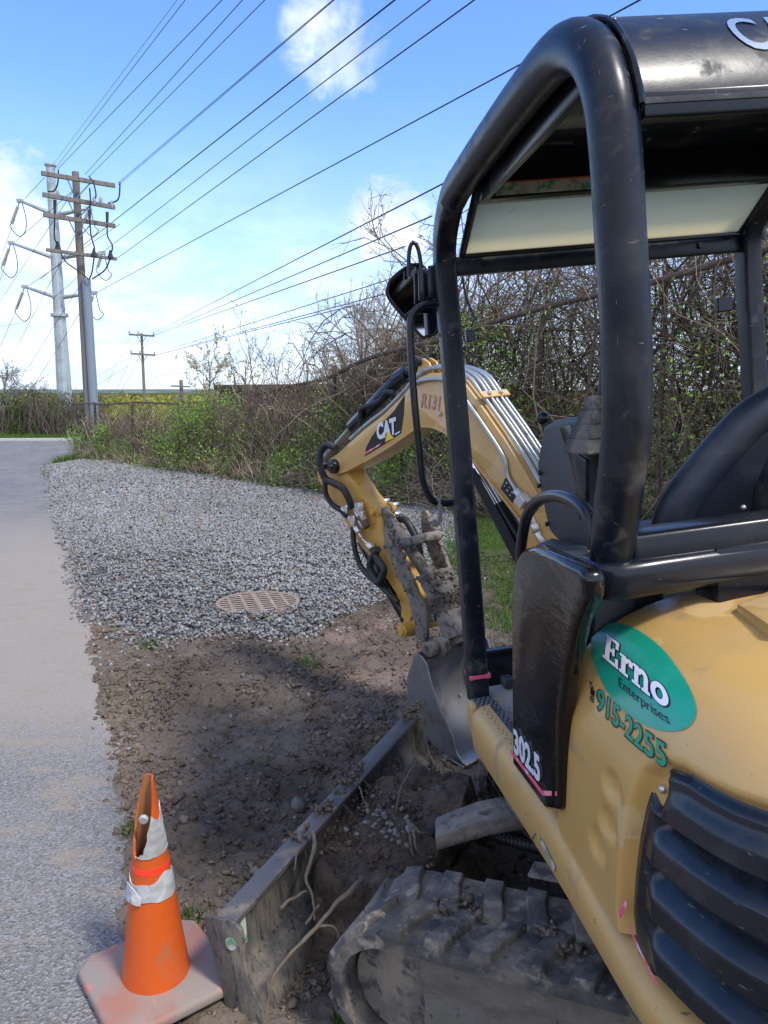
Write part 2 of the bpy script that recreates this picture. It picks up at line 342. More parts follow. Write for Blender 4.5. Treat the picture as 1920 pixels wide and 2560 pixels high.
def soil_col(x, y):
    n = fbm(x * 1.6 + 3, y * 1.6, 5); n2 = fbm(x * 9, y * 9 + 4, 5)
    c = np.array([.155, .128, .106])[None] * (1 + 1.0 * n + .8 * n2)[:, None]
    red = sstep(.06, .2, fbm(x * .9 + 40, y * .9, 3))[:, None]; c = c * (1 - red) + np.array([.19, .145, .117]) * red * (1 + .8 * n2)[:, None]
    damp = (sstep(.0, .16, fbm(x * .8 + 11, y * 1.3 + 2.5, 3)))[:, None]; c = c * (1 - damp * .3)
    dr = -sdpoly(x, y, ROAD); tan = (sstep(.5, .05, dr + .5 * n2) * .5)[:, None]; c = c * (1 - tan) + np.array([.23, .18, .13]) * tan
    g = sstep(-.1, .25, sdpoly(x, y, GRAV))[:, None]; c = c * (1 - g) + np.array([.13, .13, .135]) * g
    gr = sstep(-.2, .3, sdpoly(x, y, GRASSR) + .5 * fbm(x * 3, y * 3, 3))[:, None]; c = c * (1 - gr * .8) + np.array([.05, .075, .02]) * gr * .8
    return np.clip(c, .01, .9)
def sheet(name, xs, ys, hf, cf, mat):
    X, Y = np.meshgrid(xs, ys); x = X.ravel(); y = Y.ravel(); z = hf(x, y); nx = len(xs); ny = len(ys)
    i = np.arange(nx * ny).reshape(ny, nx); Fq = np.stack([i[:-1, :-1], i[:-1, 1:], i[1:, 1:], i[1:, :-1]], -1).reshape(-1, 4)
    return np_mesh(name, np.stack([x, y, z], 1), Fq, mat, cf(x, y) if cf else None, smooth=True)
M_soilattr = pm('soil_surface', (0, 0, 0), attr='col', layers=[((.035, .027, .021), 42., .56, .74), ((.26, .21, .165), 75., .66, .76)], rough=.95, bump=.018, bscale=38, bdetail=9, spec=.12)
M_groundattr = pm('ground_surface', (0, 0, 0), attr='col', rough=.95, bump=.03, bscale=12, spec=.1)
o = sheet('soil', np.arange(-4.2, 3.6, .015), np.arange(1.2, 8.2, .015), soil_h, soil_col, M_soilattr); tag(o, kind='structure')
def ground_h(x, y):
    inn = sstep(.0, .2, np.minimum(np.minimum(x + 4.1, 3.5 - x), np.minimum(y - 1.3, 8.1 - y)))
    far = sstep(60, 400, np.hypot(x, y))
    h = .0 + .03 * fbm(x, y, 3) + gz(x, y) - .12 * inn
    dr = sdpoly(x, y, ROAD); h = h - .06 * sstep(-.3, .1, dr)
    fence_far = sstep(0, 6, (x + y * .94 - 12.6))       # the land drops a little behind the fence
    return h - .5 * fence_far * sstep(3, 25, y) * (1 - sstep(.0, 8, x) * .7) - 1.5 * far
def ground_c(x, y):
    n = fbm(x * .7, y * .7, 4); n2 = fbm(x * .05, y * .05, 4)
    c = np.array([.075, .082, .03])[None] * (1 + n)[:, None]
    d = np.hypot(x, y); fld = sstep(30, 60, d)[:, None]
    fc = np.array([.17, .165, .045])[None] * (1 + .9 * n2)[:, None]; c = c * (1 - fld) + fc * fld
    near = sstep(14, 9, y)[:, None] * (x < 1)[:, None]; c = c * (1 - near) + np.array([.11, .085, .062]) * near
    g = sstep(-.1, .2, sdpoly(x, y, GRAV))[:, None]; c = c * (1 - g) + np.array([.13, .13, .135]) * g
    return np.clip(c, .01, .9)
def spaced(a, b, lim, d, g=1.25):
    o = list(np.arange(a, b, d)); s = d; v = o[-1]
    while v < lim: s *= g; v += s; o.append(v)
    s = d; v = a; pre = []
    while v > -lim: s *= g; v -= s; pre.append(v)
    return np.array(pre[::-1] + o)
o = sheet('ground', spaced(-16, 14, 3500, .16), spaced(-2, 34, 3500, .16), ground_h, ground_c, M_groundattr); tag(o, kind='structure')
# asphalt
m = bpy.data.materials.new('asphalt'); m.use_nodes = True; t = NT(m.node_tree); b_ = t.n['Principled BSDF']
co = t.node('ShaderNodeTexCoord').outputs['Object']
cc = t.mix(t.mapr(t.noise(co, .9, 6, .6), .35, .7), (.152, .150, .148, 1), (.208, .203, .196, 1))
vo = t.node('ShaderNodeTexVoronoi'); t.link(co, vo.inputs['Vector']); vo.inputs['Scale'].default_value = 120
cs = t.node('ShaderNodeSeparateColor'); t.link(vo.outputs['Color'], cs.inputs[0])
cc = t.mix(t.math('MULTIPLY', t.mapr(cs.outputs[0], .45, .95), .75), cc, (.33, .34, .36, 1))
cc = t.mix(t.math('MULTIPLY', t.mapr(cs.outputs[1], .65, .95), .6), cc, (.045, .047, .055, 1))
sx = t.node('ShaderNodeSeparateXYZ'); t.link(co, sx.inputs[0])
along = t.math('ADD', sx.outputs[0], t.math('MULTIPLY', sx.outputs[1], .45))   # distance from the path's edge line
du = t.mapr(t.math('ADD', along, t.math('MULTIPLY', t.math('SUBTRACT', t.noise(t.mapping(co, scale=(1, 2.2, 1)), 1.1, 6, .65), .5), 1.3)), -.55, .35)
fa = t.mapr(sx.outputs[1], 2.8, 4.3); fb = t.mapr(sx.outputs[1], 13.0, 7.5)
dust = t.math('MULTIPLY', t.math('MULTIPLY', t.mapr(t.math('ADD', along, t.math('MULTIPLY', t.noise(co, .8, 6, .6), 1.4)), -1.3, .5), t.math('MAXIMUM', fa, .25)), fb)
cc = t.mix(t.math('MULTIPLY', dust, .85), cc, (.37, .32, .26, 1))
sp = t.mapr(t.noise(t.mapping(co, scale=(1, 2.4, 1)), 2.6, 7, .65, .2), .50, .66)
cc = t.mix(t.math('MULTIPLY', sp, .8), cc, (.33, .275, .215, 1))
t.val(b_.inputs['Base Color'], cc); b_.inputs['Roughness'].default_value = .85; b_.inputs['Specular IOR Level'].default_value = .25
bn = t.node('ShaderNodeBump'); bn.inputs['Distance'].default_value = .006; bn.inputs['Strength'].default_value = 1
t.link(t.math('ADD', vo.outputs[0], t.noise(co, 90, 6, .6)), bn.inputs['Height']); t.link(bn.outputs[0], b_.inputs['Normal'])
E2 = []
for i in range(len(EDGE) - 1):
    a, b = EDGE[i], EDGE[i + 1]; k = max(2, int(np.linalg.norm(b - a) / .05))
    for j in range(k):
        p = a + (b - a) * j / k; E2.append(p + np.array([1, .3]) * .05 * float(fbm(np.array([p[1] * 3.]), np.array([2.]), 4)[0]))
bm = bmesh.new(); vs = [bm.verts.new((p[0], p[1], .004)) for p in E2 + list(ROAD[len(EDGE) - 1:])]
f = bm.faces.new(vs); bmesh.ops.recalc_face_normals(bm, faces=[f])
if f.normal.z < 0: f.normal_flip()
bmesh.ops.triangulate(bm, faces=bm.faces[:]); me = bpy.data.meshes.new('path'); bm.to_mesh(me); bm.free()
tag(mesh_obj('asphalt_path', me, m), kind='structure')
# kerb-side line of concrete at the far side of the road
o = MB(.01).bar((-60, 26.0, .03), (-11.3, 28.95, .03), .18, .14).build('kerb', pm('concrete', (.42, .41, .39), rough=.9)); tag(o, kind='structure')
# --- rocks: many small angular stones in one mesh
_phi = (1 + 5 ** .5) / 2
ICO = np.array([(-1, _phi, 0), (1, _phi, 0), (-1, -_phi, 0), (1, -_phi, 0), (0, -1, _phi), (0, 1, _phi), (0, -1, -_phi), (0, 1, -_phi), (_phi, 0, -1), (_phi, 0, 1), (-_phi, 0, -1), (-_phi, 0, 1)]) / 1.902
ICOF = np.array([(0, 11, 5), (0, 5, 1), (0, 1, 7), (0, 7, 10), (0, 10, 11), (1, 5, 9), (5, 11, 4), (11, 10, 2), (10, 7, 6), (7, 1, 8), (3, 9, 4), (3, 4, 2), (3, 2, 6), (3, 6, 8), (3, 8, 9), (4, 9, 5), (2, 4, 11), (6, 2, 10), (8, 6, 7), (9, 8, 1)])
def rocks(name, C, S, colr, mat, flat=.6, jit=.3, parent=None):
    n = len(C); V = ICO[None] * (1 + jit * (RNG.random((n, 12, 1)) - .5) * 2) * (np.stack([.65 + .5 * RNG.random(n), .9 + .4 * RNG.random(n), flat * (.7 + .5 * RNG.random(n))], 1))[:, None, :]
    q = RNG.normal(size=(n, 4)); q[:, 1:3] *= .45; q /= np.linalg.norm(q, axis=1)[:, None]; w_, x, y, z = q.T
    Rm = np.stack([1 - 2 * (y * y + z * z), 2 * (x * y - z * w_), 2 * (x * z + y * w_), 2 * (x * y + z * w_), 1 - 2 * (x * x + z * z), 2 * (y * z - x * w_), 2 * (x * z - y * w_), 2 * (y * z + x * w_), 1 - 2 * (x * x + y * y)], 1).reshape(n, 3, 3)
    V = np.einsum('nij,nkj->nki', Rm, V) * S[:, None, None] + C[:, None, :]
    Fq = (ICOF[None] + 12 * np.arange(n)[:, None, None]).reshape(-1, 3)
    return np_mesh(name, V.reshape(-1, 3), Fq, mat, np.repeat(colr, 12, 0), parent)
def rpts(n, x0, x1, y0, y1): return RNG.uniform(x0, x1, n), RNG.uniform(y0, y1, n)
# gravel
x, y = rpts(330000, -9.5, 2.0, 4.6, 21)
d = sdpoly(x, y, GRAV) + .22 * fbm(x * 4, y * 4, 4); dens = np.clip(1.3 * sstep(14, 6, y) + .34, 0, 1) * sstep(-.16, .04, d)
k = RNG.random(len(x)) < dens; x, y, d = x[k], y[k], d[k]
S = (.0105 + .007 * RNG.random(len(x)) ** 2) * (1 + .75 * sstep(7, 15, y))
zb = np.where((y < 8.1) & (x > -4.1), np.maximum(soil_h(x, y), .0), .0) + .004 + .03 * sstep(0, .25, d) + .05 * np.maximum(fbm(x * .9, y * .9, 3), -.1)
Z = zb + RNG.random(len(x)) * .022
g_ = .14 + .21 * RNG.random(len(x)) ** 1.3; g_ *= (1 + .5 * fbm(x * .7, y * .7, 3))
cl = np.stack([g_ * 1.0, g_ * 1.0, g_ * 1.0], 1); br = RNG.random(len(x)) < .08; cl[br] *= np.array([1.1, .85, .65])
gc = G(645, 1508, .055)[:2] + np.array([0, .05]); kk = np.hypot(x - gc[0] + .0, y - gc[1] + .05) > .35
o = rocks('gravel', np.stack([x, y, Z], 1)[kk], S[kk], cl[kk], M_stone); tag(o, 'loose grey crushed stone spread over the verge beside the path', 'gravel', kind='stuff')
# scattered pale stones over the soil and along the path edge
x, y = rpts(60000, -4, 3.2, 1.8, 8); dr = -sdpoly(x, y, ROAD); dg = -sdpoly(x, y, GRAV)
pr = .010 + .22 * sstep(.45, .0, dg) * (dg > 0) + .09 * sstep(.3, .0, dr) + .5 * sstep(.3, .0, np.hypot(x + 1.75, y - 5.1)) + .3 * sstep(.22, 0, np.hypot(x + 1.65, y - 4.75))
k = (dr > -.14 * RNG.random(len(x)) ** 2) & (dg > 0) & (RNG.random(len(x)) < pr); x, y = x[k], y[k]
S = .006 + .012 * RNG.random(len(x)) ** 2; g_ = .13 + .22 * RNG.random(len(x))
o = rocks('pebbles', np.stack([x, y, soil_h(x, y) + S * .3], 1), S, np.stack([g_, g_ * .97, g_ * .93], 1), M_stone); tag(o, 'pale pebbles strewn over the dug soil', 'pebbles', kind='stuff')
# clods
x, y = rpts(190000, -4, 3.3, 1.7, 8.0); dr = -sdpoly(x, y, ROAD); dg = -sdpoly(x, y, GRAV)
k = (dr > -.10 + .15 * RNG.random(len(x))) & (dg > -.05) & (RNG.random(len(x)) < .22 + .9 * sstep(-.02, .16, fbm(x * 2.2, y * 2.2, 4))); x, y = x[k], y[k]
S = .003 + .015 * RNG.random(len(x)) ** 4; cs_ = soil_col(x, y) * (.55 + .75 * RNG.random(len(x)))[:, None]
o = rocks('soil_clods', np.stack([x, y, soil_h(x, y) + S * .35], 1), S, cs_, M_clod, flat=.6, jit=.8); tag(o, 'crumbled brown soil clods over the dug ground', 'soil clods', kind='stuff')
# strands: thin bent fibres (dead grass, root hairs, grass blades, vines) in one mesh
def strands(name, P, rad, colr, mat, sides=3, parent=None, taper=True):
    """P (n,k,3), rad (n,), colr (n,3)"""
    n, k, _ = P.shape; T = np.gradient(P, axis=1); T /= np.linalg.norm(T, axis=2, keepdims=True) + 1e-9
    ref = RNG.normal(size=(n, 1, 3)); E1 = np.cross(T, ref); E1 /= np.linalg.norm(E1, axis=2, keepdims=True) + 1e-9; E2_ = np.cross(T, E1)
    tp = np.linspace(1, .35, k)[None, :, None] if taper else 1.0
    r = rad[:, None, None] * tp; ring = [P + r * (E1 * math.cos(a) + E2_ * math.sin(a)) for a in [2 * math.pi * j / sides for j in range(sides)]]
    V = np.stack(ring, 2).reshape(-1, 3); base = (np.arange(n) * k * sides)[:, None, None, None]
    i = (np.arange(k - 1) * sides)[None, :, None, None]; j = np.arange(sides)[None, None, :, None]; j2 = (j + 1) % sides
    Fq = np.concatenate([base + i + j, base + i + j2, base + i + sides + j2, base + i + sides + j], 3).reshape(-1, 4)
    return np_mesh(name, V, Fq, mat, np.repeat(colr, k * sides, 0), parent)
def blades(name, x, y, z, h, lean, colr, mat, wd=.004, parent=None):
    """flat grass blades, three points long"""
    n = len(x); a = RNG.random(n) * 6.283; b = RNG.random(n) * 6.283; ln = lean * RNG.random(n) * h
    p0 = np.stack([x, y, z], 1); p1 = p0 + np.stack([np.cos(a) * ln * .35, np.sin(a) * ln * .35, h * .6], 1); p2 = p0 + np.stack([np.cos(a) * ln, np.sin(a) * ln, h], 1)
    s_ = np.stack([np.cos(b), np.sin(b), 0 * b], 1) * wd
    V = np.stack([p0 - s_, p0 + s_, p1 + s_ * .7, p1 - s_ * .7, p2 + s_ * .1, p2 - s_ * .1], 1).reshape(-1, 3); i = 6 * np.arange(n)[:, None]
    Fq = np.concatenate([i + [0, 1, 2, 3], i + [3, 2, 4, 5]], 0)
    return np_mesh(name, V, Fq, mat, np.repeat(colr, 6, 0), parent)
x, y = rpts(30000, -3.6, 2.6, 1.7, 7.4); dr = -sdpoly(x, y, ROAD); dg = -sdpoly(x, y, GRAV)
k = (dr > -.03) & (dg > -.02) & (RNG.random(len(x)) < .12 + .6 * sstep(.0, .2, fbm(x * 1.5 + 9, y * 1.5, 3))); x, y = x[k], y[k]; n = len(x)
L = .02 + .07 * RNG.random(n); a = RNG.random(n) * 6.283; z = soil_h(x, y)
P = np.stack([np.stack([x + np.cos(a) * L * t_ + .02 * t_ * t_ * RNG.normal(size=n), y + np.sin(a) * L * t_ + .02 * t_ * t_ * RNG.normal(size=n), z + .006 + .03 * t_ * (1 - t_) * RNG.random(n) + .01 * t_ * RNG.random(n)], 1) for t_ in (0, .33, .66, 1.)], 1)
o = strands('dead_grass_litter', P, .0008 + .0010 * RNG.random(n), np.array([.20, .155, .10])[None] * (.4 + .9 * RNG.random((n, 1))), M_bark); tag(o, 'dry grass and root fibres littering the soil', 'grass litter', kind='stuff')
# grass
def gcol(n, base=(.14, .27, .04), v=.5): return np.array(base)[None] * (1 - v / 2 + v * RNG.random((n, 1))) * (1 + .25 * (RNG.random((n, 3)) - .5))
x, y = rpts(110000, .2, 6.5, 4.6, 11); dd = sdpoly(x, y, GRASSR) + .55 * fbm(x * 1.7, y * 1.7, 4); k = RNG.random(len(x)) < sstep(-.1, .35, dd) * sstep(-.16, .06, fbm(x * 1.1 + 4, y * 1.1, 3)); x, y = x[k], y[k]
zz_ = np.where((y < 8.1) & (x < 3.5), soil_h(x, y), gz(x, y)); n = len(x)
o = blades('grass', x, y, zz_, .025 + .055 * RNG.random(n), 1.0, gcol(n, (.10, .19, .035)), M_leaf, .0035); tag(o, 'fresh green grass growing behind the digger', 'grass', kind='stuff')
x, y = rpts(60000, -13, 1.5, 11, 27); fx = (x + 8.84) * .729 + (y - 22.05) * .685
k = (sdpoly(x, y, ROAD) < -.02) & (np.abs(fx + .15) < .35 + .25 * fbm(x, y, 3)) & (RNG.random(len(x)) < sstep(-.2, .2, fbm(x * 1.2, y * 1.2, 3))) | ((sdpoly(x, y, ROAD) < 0) & (sdpoly(x, y, GRAV) < 0) & (x < -6.2) & (fx < .2)); x, y = x[k], y[k]; n = len(x)
o = blades('verge_grass', x, y, np.zeros(n), .06 + .14 * RNG.random(n), .8, gcol(n, (.10, .17, .03)), M_leaf, .007); tag(o, 'green grass verge along the foot of the fence', 'grass', kind='stuff')
x, y = rpts(52000, -40, -9, 25.5, 34); k = (sdpoly(x, y, ROAD) < -.15); x, y = x[k], y[k]; n = len(x)
o = blades('roadside_grass', x, y, np.zeros(n), .08 + .12 * RNG.random(n), .8, gcol(n, (.10, .18, .03)), M_leaf, .014); tag(o, 'grass strip between the road and the far bushes', 'grass', kind='stuff')
# a few weeds and green tufts by the path edge and in the soil
for (u, v, s_, nm) in ((375, 1625, .09, 'green weed tuft rooted where soil meets the gravel'), (775, 1675, .10, 'small dried grass tuft standing in the bare soil'), (330, 2080, .05, 'tiny green weed behind the tip of the cone'), (470, 2300, .07, 'yellow green weeds beside the cone and the blade end plate'), (860, 2520, .06, 'small green weed in front of the crawler track')):
    c_ = G(u, v); n = 90; x = c_[0] + RNG.normal(size=n) * s_ * .4; y = c_[1] + RNG.normal(size=n) * s_ * .4
    o = blades('weed_tuft', x, y, soil_h(x, y), (.02 + .03 * RNG.random(n)) * (s_ / .06) ** .5, 1.2, gcol(n, (.12, .17, .05), .9), M_leaf, .003); tag(o, nm, 'weed', 'weeds in the soil')
# hills and far field
def hill(name, y0, h0, xs, seed, colr):
    pts = []; 
    for i, xx in enumerate(xs):
        h = h0 * (.72 + .55 * (fbm(np.array([xx / 420. + seed]), np.array([seed * 1.]), 4)[0] + .5))
        pts.append([(xx, y0 + 0, -8), (xx, y0 + 60, h * .55), (xx, y0 + 180, h * .9), (xx, y0 + 330, h), (xx, y0 + 600, h * .5)])
    mb = MB(); mb.grid(pts); o = mb.build(name, pm(name + '_woods', colr, [(tuple(c * 1.5 for c in colr), .02, .45, .65), (tuple(c * .7 for c in colr), .06, .45, .65)], rough=1.0, spec=0)); tag(o, kind='structure')
hill('hill', 1500, 12.5, np.arange(-2600, 2600, 40), 3, (.13, .17, .15))  # far woods paler and bluer: distance haze put into the surface colour
hill('near_hill', 700, 4.2, np.arange(-1200, 1200, 20), 8, (.10, .105, .04))
# ================================================================== DRAIN GRATE
GC = G(645, 1508, .055); gr = empty('drain_grate', GC); gr.rotation_euler = (0, 0, R_(18)); tag(gr, 'round rusty slotted storm drain grate set in the gravel', 'drain grate')
RG = .335
mb = MB(.003); ring = []
for k in range(48):
    a = 2 * math.pi * k / 48; a2 = 2 * math.pi * (k + 1) / 48
    p = [(math.cos(q) * r, math.sin(q) * r, -.02) for q, r in ((a, RG), (a2, RG), (a2, RG - .03), (a, RG - .03))]; mb.poly(p, (0, 0, .035))
mb.bev = 0; mb.build('rim', M_rust, gr)
mb = MB(.0015, 1)
for i in range(-5, 6):      # ribs along local x
    yy = i * .060; hw = math.sqrt(max(RG - .02, abs(yy)) ** 2 - yy * yy)
    if hw > .02: mb.box((0, yy, .011), (hw, .0155, .0015))
for j in (-1.9, -.95, 0, .95, 1.9):
    xx = j * .115; hw = math.sqrt(max(0, (RG - .02) ** 2 - xx * xx)); mb.box((xx, 0, .0105), (.02 if j == 0 else .012, hw, .0018))
mb.build('bars', M_rust, gr)
mb = MB(); mb.cyl((0, 0, -.06), (0, 0, -.035), RG - .01, 40); mb.build('pit_shade', M_void, gr)  # near-black disc under the bars: the drain's inner shade put into its colour
# ================================================================== TRAFFIC CONE
CB = G(392, 2455); CB[2] = .0
cone = empty('traffic_cone', CB); cone.rotation_euler = (R_(1.0), R_(-.5), R_(38)); tag(cone, 'torn orange traffic cone with two silvery tape bands standing at the path edge', 'traffic cone')
hb = .185; cut = .05
oc = [(hb, -hb + cut), (hb, hb - cut), (hb - cut, hb), (-hb + cut, hb), (-hb, hb - cut), (-hb, -hb + cut), (-hb + cut, -hb), (hb - cut, -hb)]
mb = MB(.012, 3); mb.poly([(x_, y_, .004) for x_, y_ in oc], (0, 0, .036)); mb.build('base', M_base, cone, rough=.004, rsc=7)
HC = .655
def cr(z): return .097 - (z - .035) * (.097 - .020) / (HC - .035)
cz = R_(-38)
def cone_patch(z0f, z1f, a0f, a1f, off, nz=30, na=48, th=.004):
    """z0f/z1f: functions of angle; wrap from angle a0 to a1"""
    def pt(a, z, o_): r = cr(z) + o_; return (r * math.cos(a + cz), r * math.sin(a + cz), z)
    mb = MB(); outer = []; inner = []
    for i in range(nz + 1):
        ro = []; ri = []
        for j in range(na + 1):
            a = a0f + (a1f - a0f) * j / na; z = z0f(a) + (z1f(a) - z0f(a)) * i / nz; ro.append(pt(a, z, off)); ri.append(pt(a, z, off - th))
        outer.append(ro); inner.append(ri)
    mb.grid(outer); mb.grid(inner)
    full = abs(abs(a1f - a0f) - 2 * math.pi) < 1e-3
    mb.grid([outer[0], inner[0]]); mb.grid([outer[-1], inner[-1]])
    if not full: mb.grid([[r[0] for r in outer], [r[0] for r in inner]]); mb.grid([[r[-1] for r in outer], [r[-1] for r in inner]])
    return mb
# angle 0 = +x (right in the picture), -90 = towards the camera; the torn opening faces left and towards the camera
PI = math.pi
def torn(a):     # height of the torn edge by angle, opening centred at 205 degrees
    d_ = abs((a - R_(238) + PI) % (2 * PI) - PI)
    e = .43 + (HC - .43) * float(sstep(R_(12), R_(122), np.array(d_)) ** .8)
    return e + (.006 * math.sin(a * 9) + .004 * math.sin(a * 23)) * (1 - float(sstep(.5, .62, np.array(e))))
mb = cone_patch(lambda a: .035, torn, 0, 2 * PI, 0, 60, 96); mb.build('cone_body', [M_orange], cone)
mb = cone_patch(lambda a: .045, lambda a: torn(a) - .003, 0, 2 * PI, -.0045, 40, 72, .0015); mb.build('inner_wall', M_coneIn, cone)
def wav(z, am, fr, ph): return lambda a: z + am * math.sin(a * fr + ph) + am * .4 * math.sin(a * fr * 2.7 + ph)
mb = cone_patch(wav(.305, .004, 3, 0), wav(.365, .012, 2, 2.2), 0, 2 * PI, .003, 14, 90, .002); mb.build('tape_band', M_refl, cone, rough=.0012, rsc=40)
mb = cone_patch(lambda a: .305, lambda a: .335 + .02 * math.sin((a - R_(190)) * 3), R_(175), R_(262), .009, 8, 30, .002); mb.build('tape_band', M_refl, cone, rough=.004, rsc=40)
mb = cone_patch(wav(.385, .003, 2, 1), lambda a: .40, 0, 2 * PI, .0012, 6, 60, .001); mb.build('red_band', M_red, cone)
mb = cone_patch(wav(.435, .003, 2, 1), lambda a: min(torn(a) + .002, .555 + .02 * math.sin(a * 3)), R_(-125), R_(150), .003, 16, 80, .002); mb.build('tape_band', M_refl, cone, rough=.002, rsc=60)
mb = MB(.002, 1); a = R_(-90) + cz; mb.cyl((cr(.55) * math.cos(a), cr(.55) * math.sin(a), .55), ((cr(.55) + .012) * math.cos(a), (cr(.55) + .012) * math.sin(a), .548), .014, 7); mb.build('tape_scrap', M_refl, cone)

# ================================================================== MINI EXCAVATOR
EX = empty('mini_excavator')
EX.matrix_world = Matrix(((X_[0], F_[0], U_[0], O_[0]), (X_[1], F_[1], U_[1], O_[1]), (X_[2], F_[2], U_[2], O_[2]), (0, 0, 0, 1)))
tag(EX, 'yellow and black mini excavator with open canopy and rubber tracks parked on the dug soil', 'excavator')
# ---- curved side body: plan curve and vertical profile
PLAN = crm([(-.705, .62), (-.705, .3), (-.705, -.1), (-.705, -.45), (-.70, -.68), (-.655, -.88), (-.55, -1.03), (-.38, -1.13), (-.15, -1.18), (.12, -1.19), (.4, -1.15)], 10)
PLAN = np.array(PLAN); SEG = np.r_[0, np.cumsum(np.linalg.norm(np.diff(PLAN, axis=0), axis=1))]
def plan(a):
    x = np.interp(a, SEG, PLAN[:, 0]); y = np.interp(a, SEG, PLAN[:, 1]); e = .02
    tx = np.interp(a + e, SEG, PLAN[:, 0]) - np.interp(a - e, SEG, PLAN[:, 0]); ty = np.interp(a + e, SEG, PLAN[:, 1]) - np.interp(a - e, SEG, PLAN[:, 1])
    l = np.hypot(tx, ty); return x, y, ty / l, -tx / l       # outward normal: to the left/rear
PROF = np.array(crm([(0, .45), (-.004, .60), (-.006, .80), (0, .95), (.015, 1.03), (.045, 1.10), (.09, 1.155), (.15, 1.195), (.23, 1.222), (.33, 1.238), (.46, 1.243)], 6))
PS = np.r_[0, np.cumsum(np.linalg.norm(np.diff(PROF, axis=0), axis=1))]
def surf(a, b, off=0.0):
    """a: length along the plan, b: length up the profile, off: outward offset"""
    x, y, nx, ny = plan(a); d = np.interp(b, PS, PROF[:, 0]); z = np.interp(b, PS, PROF[:, 1]); e = .01
    dd = np.interp(b + e, PS, PROF[:, 0]) - np.interp(b - e, PS, PROF[:, 0]); dz = np.interp(b + e, PS, PROF[:, 1]) - np.interp(b - e, PS, PROF[:, 1]); l = np.hypot(dd, dz) + 1e-9
    on = dz / l; uz = dd / l
    return np.array([x + nx * (-d + off * on), y + ny * (-d + off * on), z + off * uz])
if plan(.5)[2] > 0: raise RuntimeError('normal')
_ga, _gb = np.meshgrid(np.linspace(.6, 2.2, 260), np.linspace(0, PS[-1], 180)); _gp = surf(_ga.ravel(), _gb.ravel()).T
_cl = np.array([(C0 - O_) @ X_, (C0 - O_) @ F_, (C0 - O_) @ U_])
def SP(u, v):     # picture ray -> (a, b) on the curved body
    r = pixdir(u, v); r = nrm([r @ X_, r @ F_, r @ U_]); w_ = _gp - _cl; t_ = w_ @ r; dist = np.linalg.norm(w_ - t_[:, None] * r, axis=1) + .02 * t_
    i = np.argmin(np.where(np.linalg.norm(w_ - t_[:, None] * r, axis=1) < .012, t_, 99)); a0, b0 = float(_ga.ravel()[i]), float(_gb.ravel()[i])
    for h in (.012, .003, .0008):
        qa, qb = np.meshgrid(np.linspace(a0 - h, a0 + h, 11), np.linspace(b0 - h, b0 + h, 11)); q = surf(qa.ravel(), qb.ravel()).T - _cl; t_ = q @ r; i = np.argmin(np.linalg.norm(q - t_[:, None] * r, axis=1)); a0, b0 = float(qa.ravel()[i]), float(qb.ravel()[i])
    return a0, b0
# outlines on the body (a, b)
A0 = .82     # a at y=-.2
GRL = [SP(*q) for q in [(1558, 2400), (1546, 2290), (1552, 2200), (1566, 2100), (1585, 2010), (1612, 1945), (1650, 1920), (1700, 1937), (1760, 1975), (1830, 2010), (1910, 2038)]]
GRL = [(GRL[0][0], .0)] + GRL + [(GRL[-1][0] + .55, GRL[-1][1] + .0), (GRL[-1][0] + .55, 0)]
# yellow side panel, with the recess for the grille and three dimples
na, nb = 210, 150; aa = np.linspace(A0, A0 + 1.25, na); bb = np.linspace(.17, PS[-1], nb); ga, gb = np.meshgrid(aa, bb)
EDA = lambda b: np.interp(np.interp(b, PS, PROF[:, 1]), [.6, .8, .95, 1.07, 1.17, 1.24], [.828, .846, .868, .893, .92, .94])
ga = EDA(gb) + (ga - A0) / 1.25 * (A0 + 1.25 - EDA(gb))
sdg = sdpoly(ga.ravel(), gb.ravel(), GRL).reshape(ga.shape)
off = -.035 * sstep(-.022, .006, sdg)
dim = [SP(*q) for q in [(1525, 1975), (1515, 2070), (1487, 2125)]]
for i, (da, db) in enumerate(dim):
    # scooped pocket: deep at its front edge, rising to a crisp rear-lower lip
    ua = (ga - da) / .05; ub = (gb - db) / (.045 + .006 * i); rr = np.hypot(ua, ub)
    off = off - .011 * sstep(1.0, .40, rr) * (.5 + .5 * np.tanh(4 * (ub + .35))) * (sdg < -.01)
fr = np.exp(-((ga - EDA(gb)) / .012) ** 2) * .008
P = surf(ga.ravel(), gb.ravel(), off.ravel() - fr.ravel()).T.reshape(nb, na, 3)
keep = MB(); V = [[None] * na for _ in range(nb)]
for i in range(nb):
    for j in range(na): V[i][j] = keep.bm.verts.new(tuple(P[i, j]))
for i in range(nb - 1):
    for j in range(na - 1):
        if sdg[i, j] < .03: keep.bm.faces.new((V[i][j], V[i][j + 1], V[i + 1][j + 1], V[i + 1][j]))
bmesh.ops.delete(keep.bm, geom=[v for v in keep.bm.verts if not v.link_faces], context='VERTS')
panel = keep.build('side_panel', M_yel, EX, ang=60)
# front return of the panel (its thickness)
MB().grid([[surf(float(EDA(b)), b, -.008) for b in bb], [surf(float(EDA(b)) + .004, b, -.035) for b in bb]]).build('panel_edge', M_yel, panel)
# hood piece right of the seam
mb = MB(.012, 2); mb.poly([PZ(1838, 1505, 1.255) * [1, 1, 0] + [0, 0, 1.15], PZ(1925, 1563, 1.255) * [1, 1, 0] + [0, 0, 1.15], (-.30, -1.0, 1.15), (.45, -1.0, 1.15), (.45, -.10, 1.15)], (0, 0, .105)); mb.build('engine_hood', M_yel, EX)
# peeled clear-coat patches are part of the paint pattern: a large pale flake outline
def decal(name, pts2, mat, parent, off=.0016, T=None, ang=60):
    pass
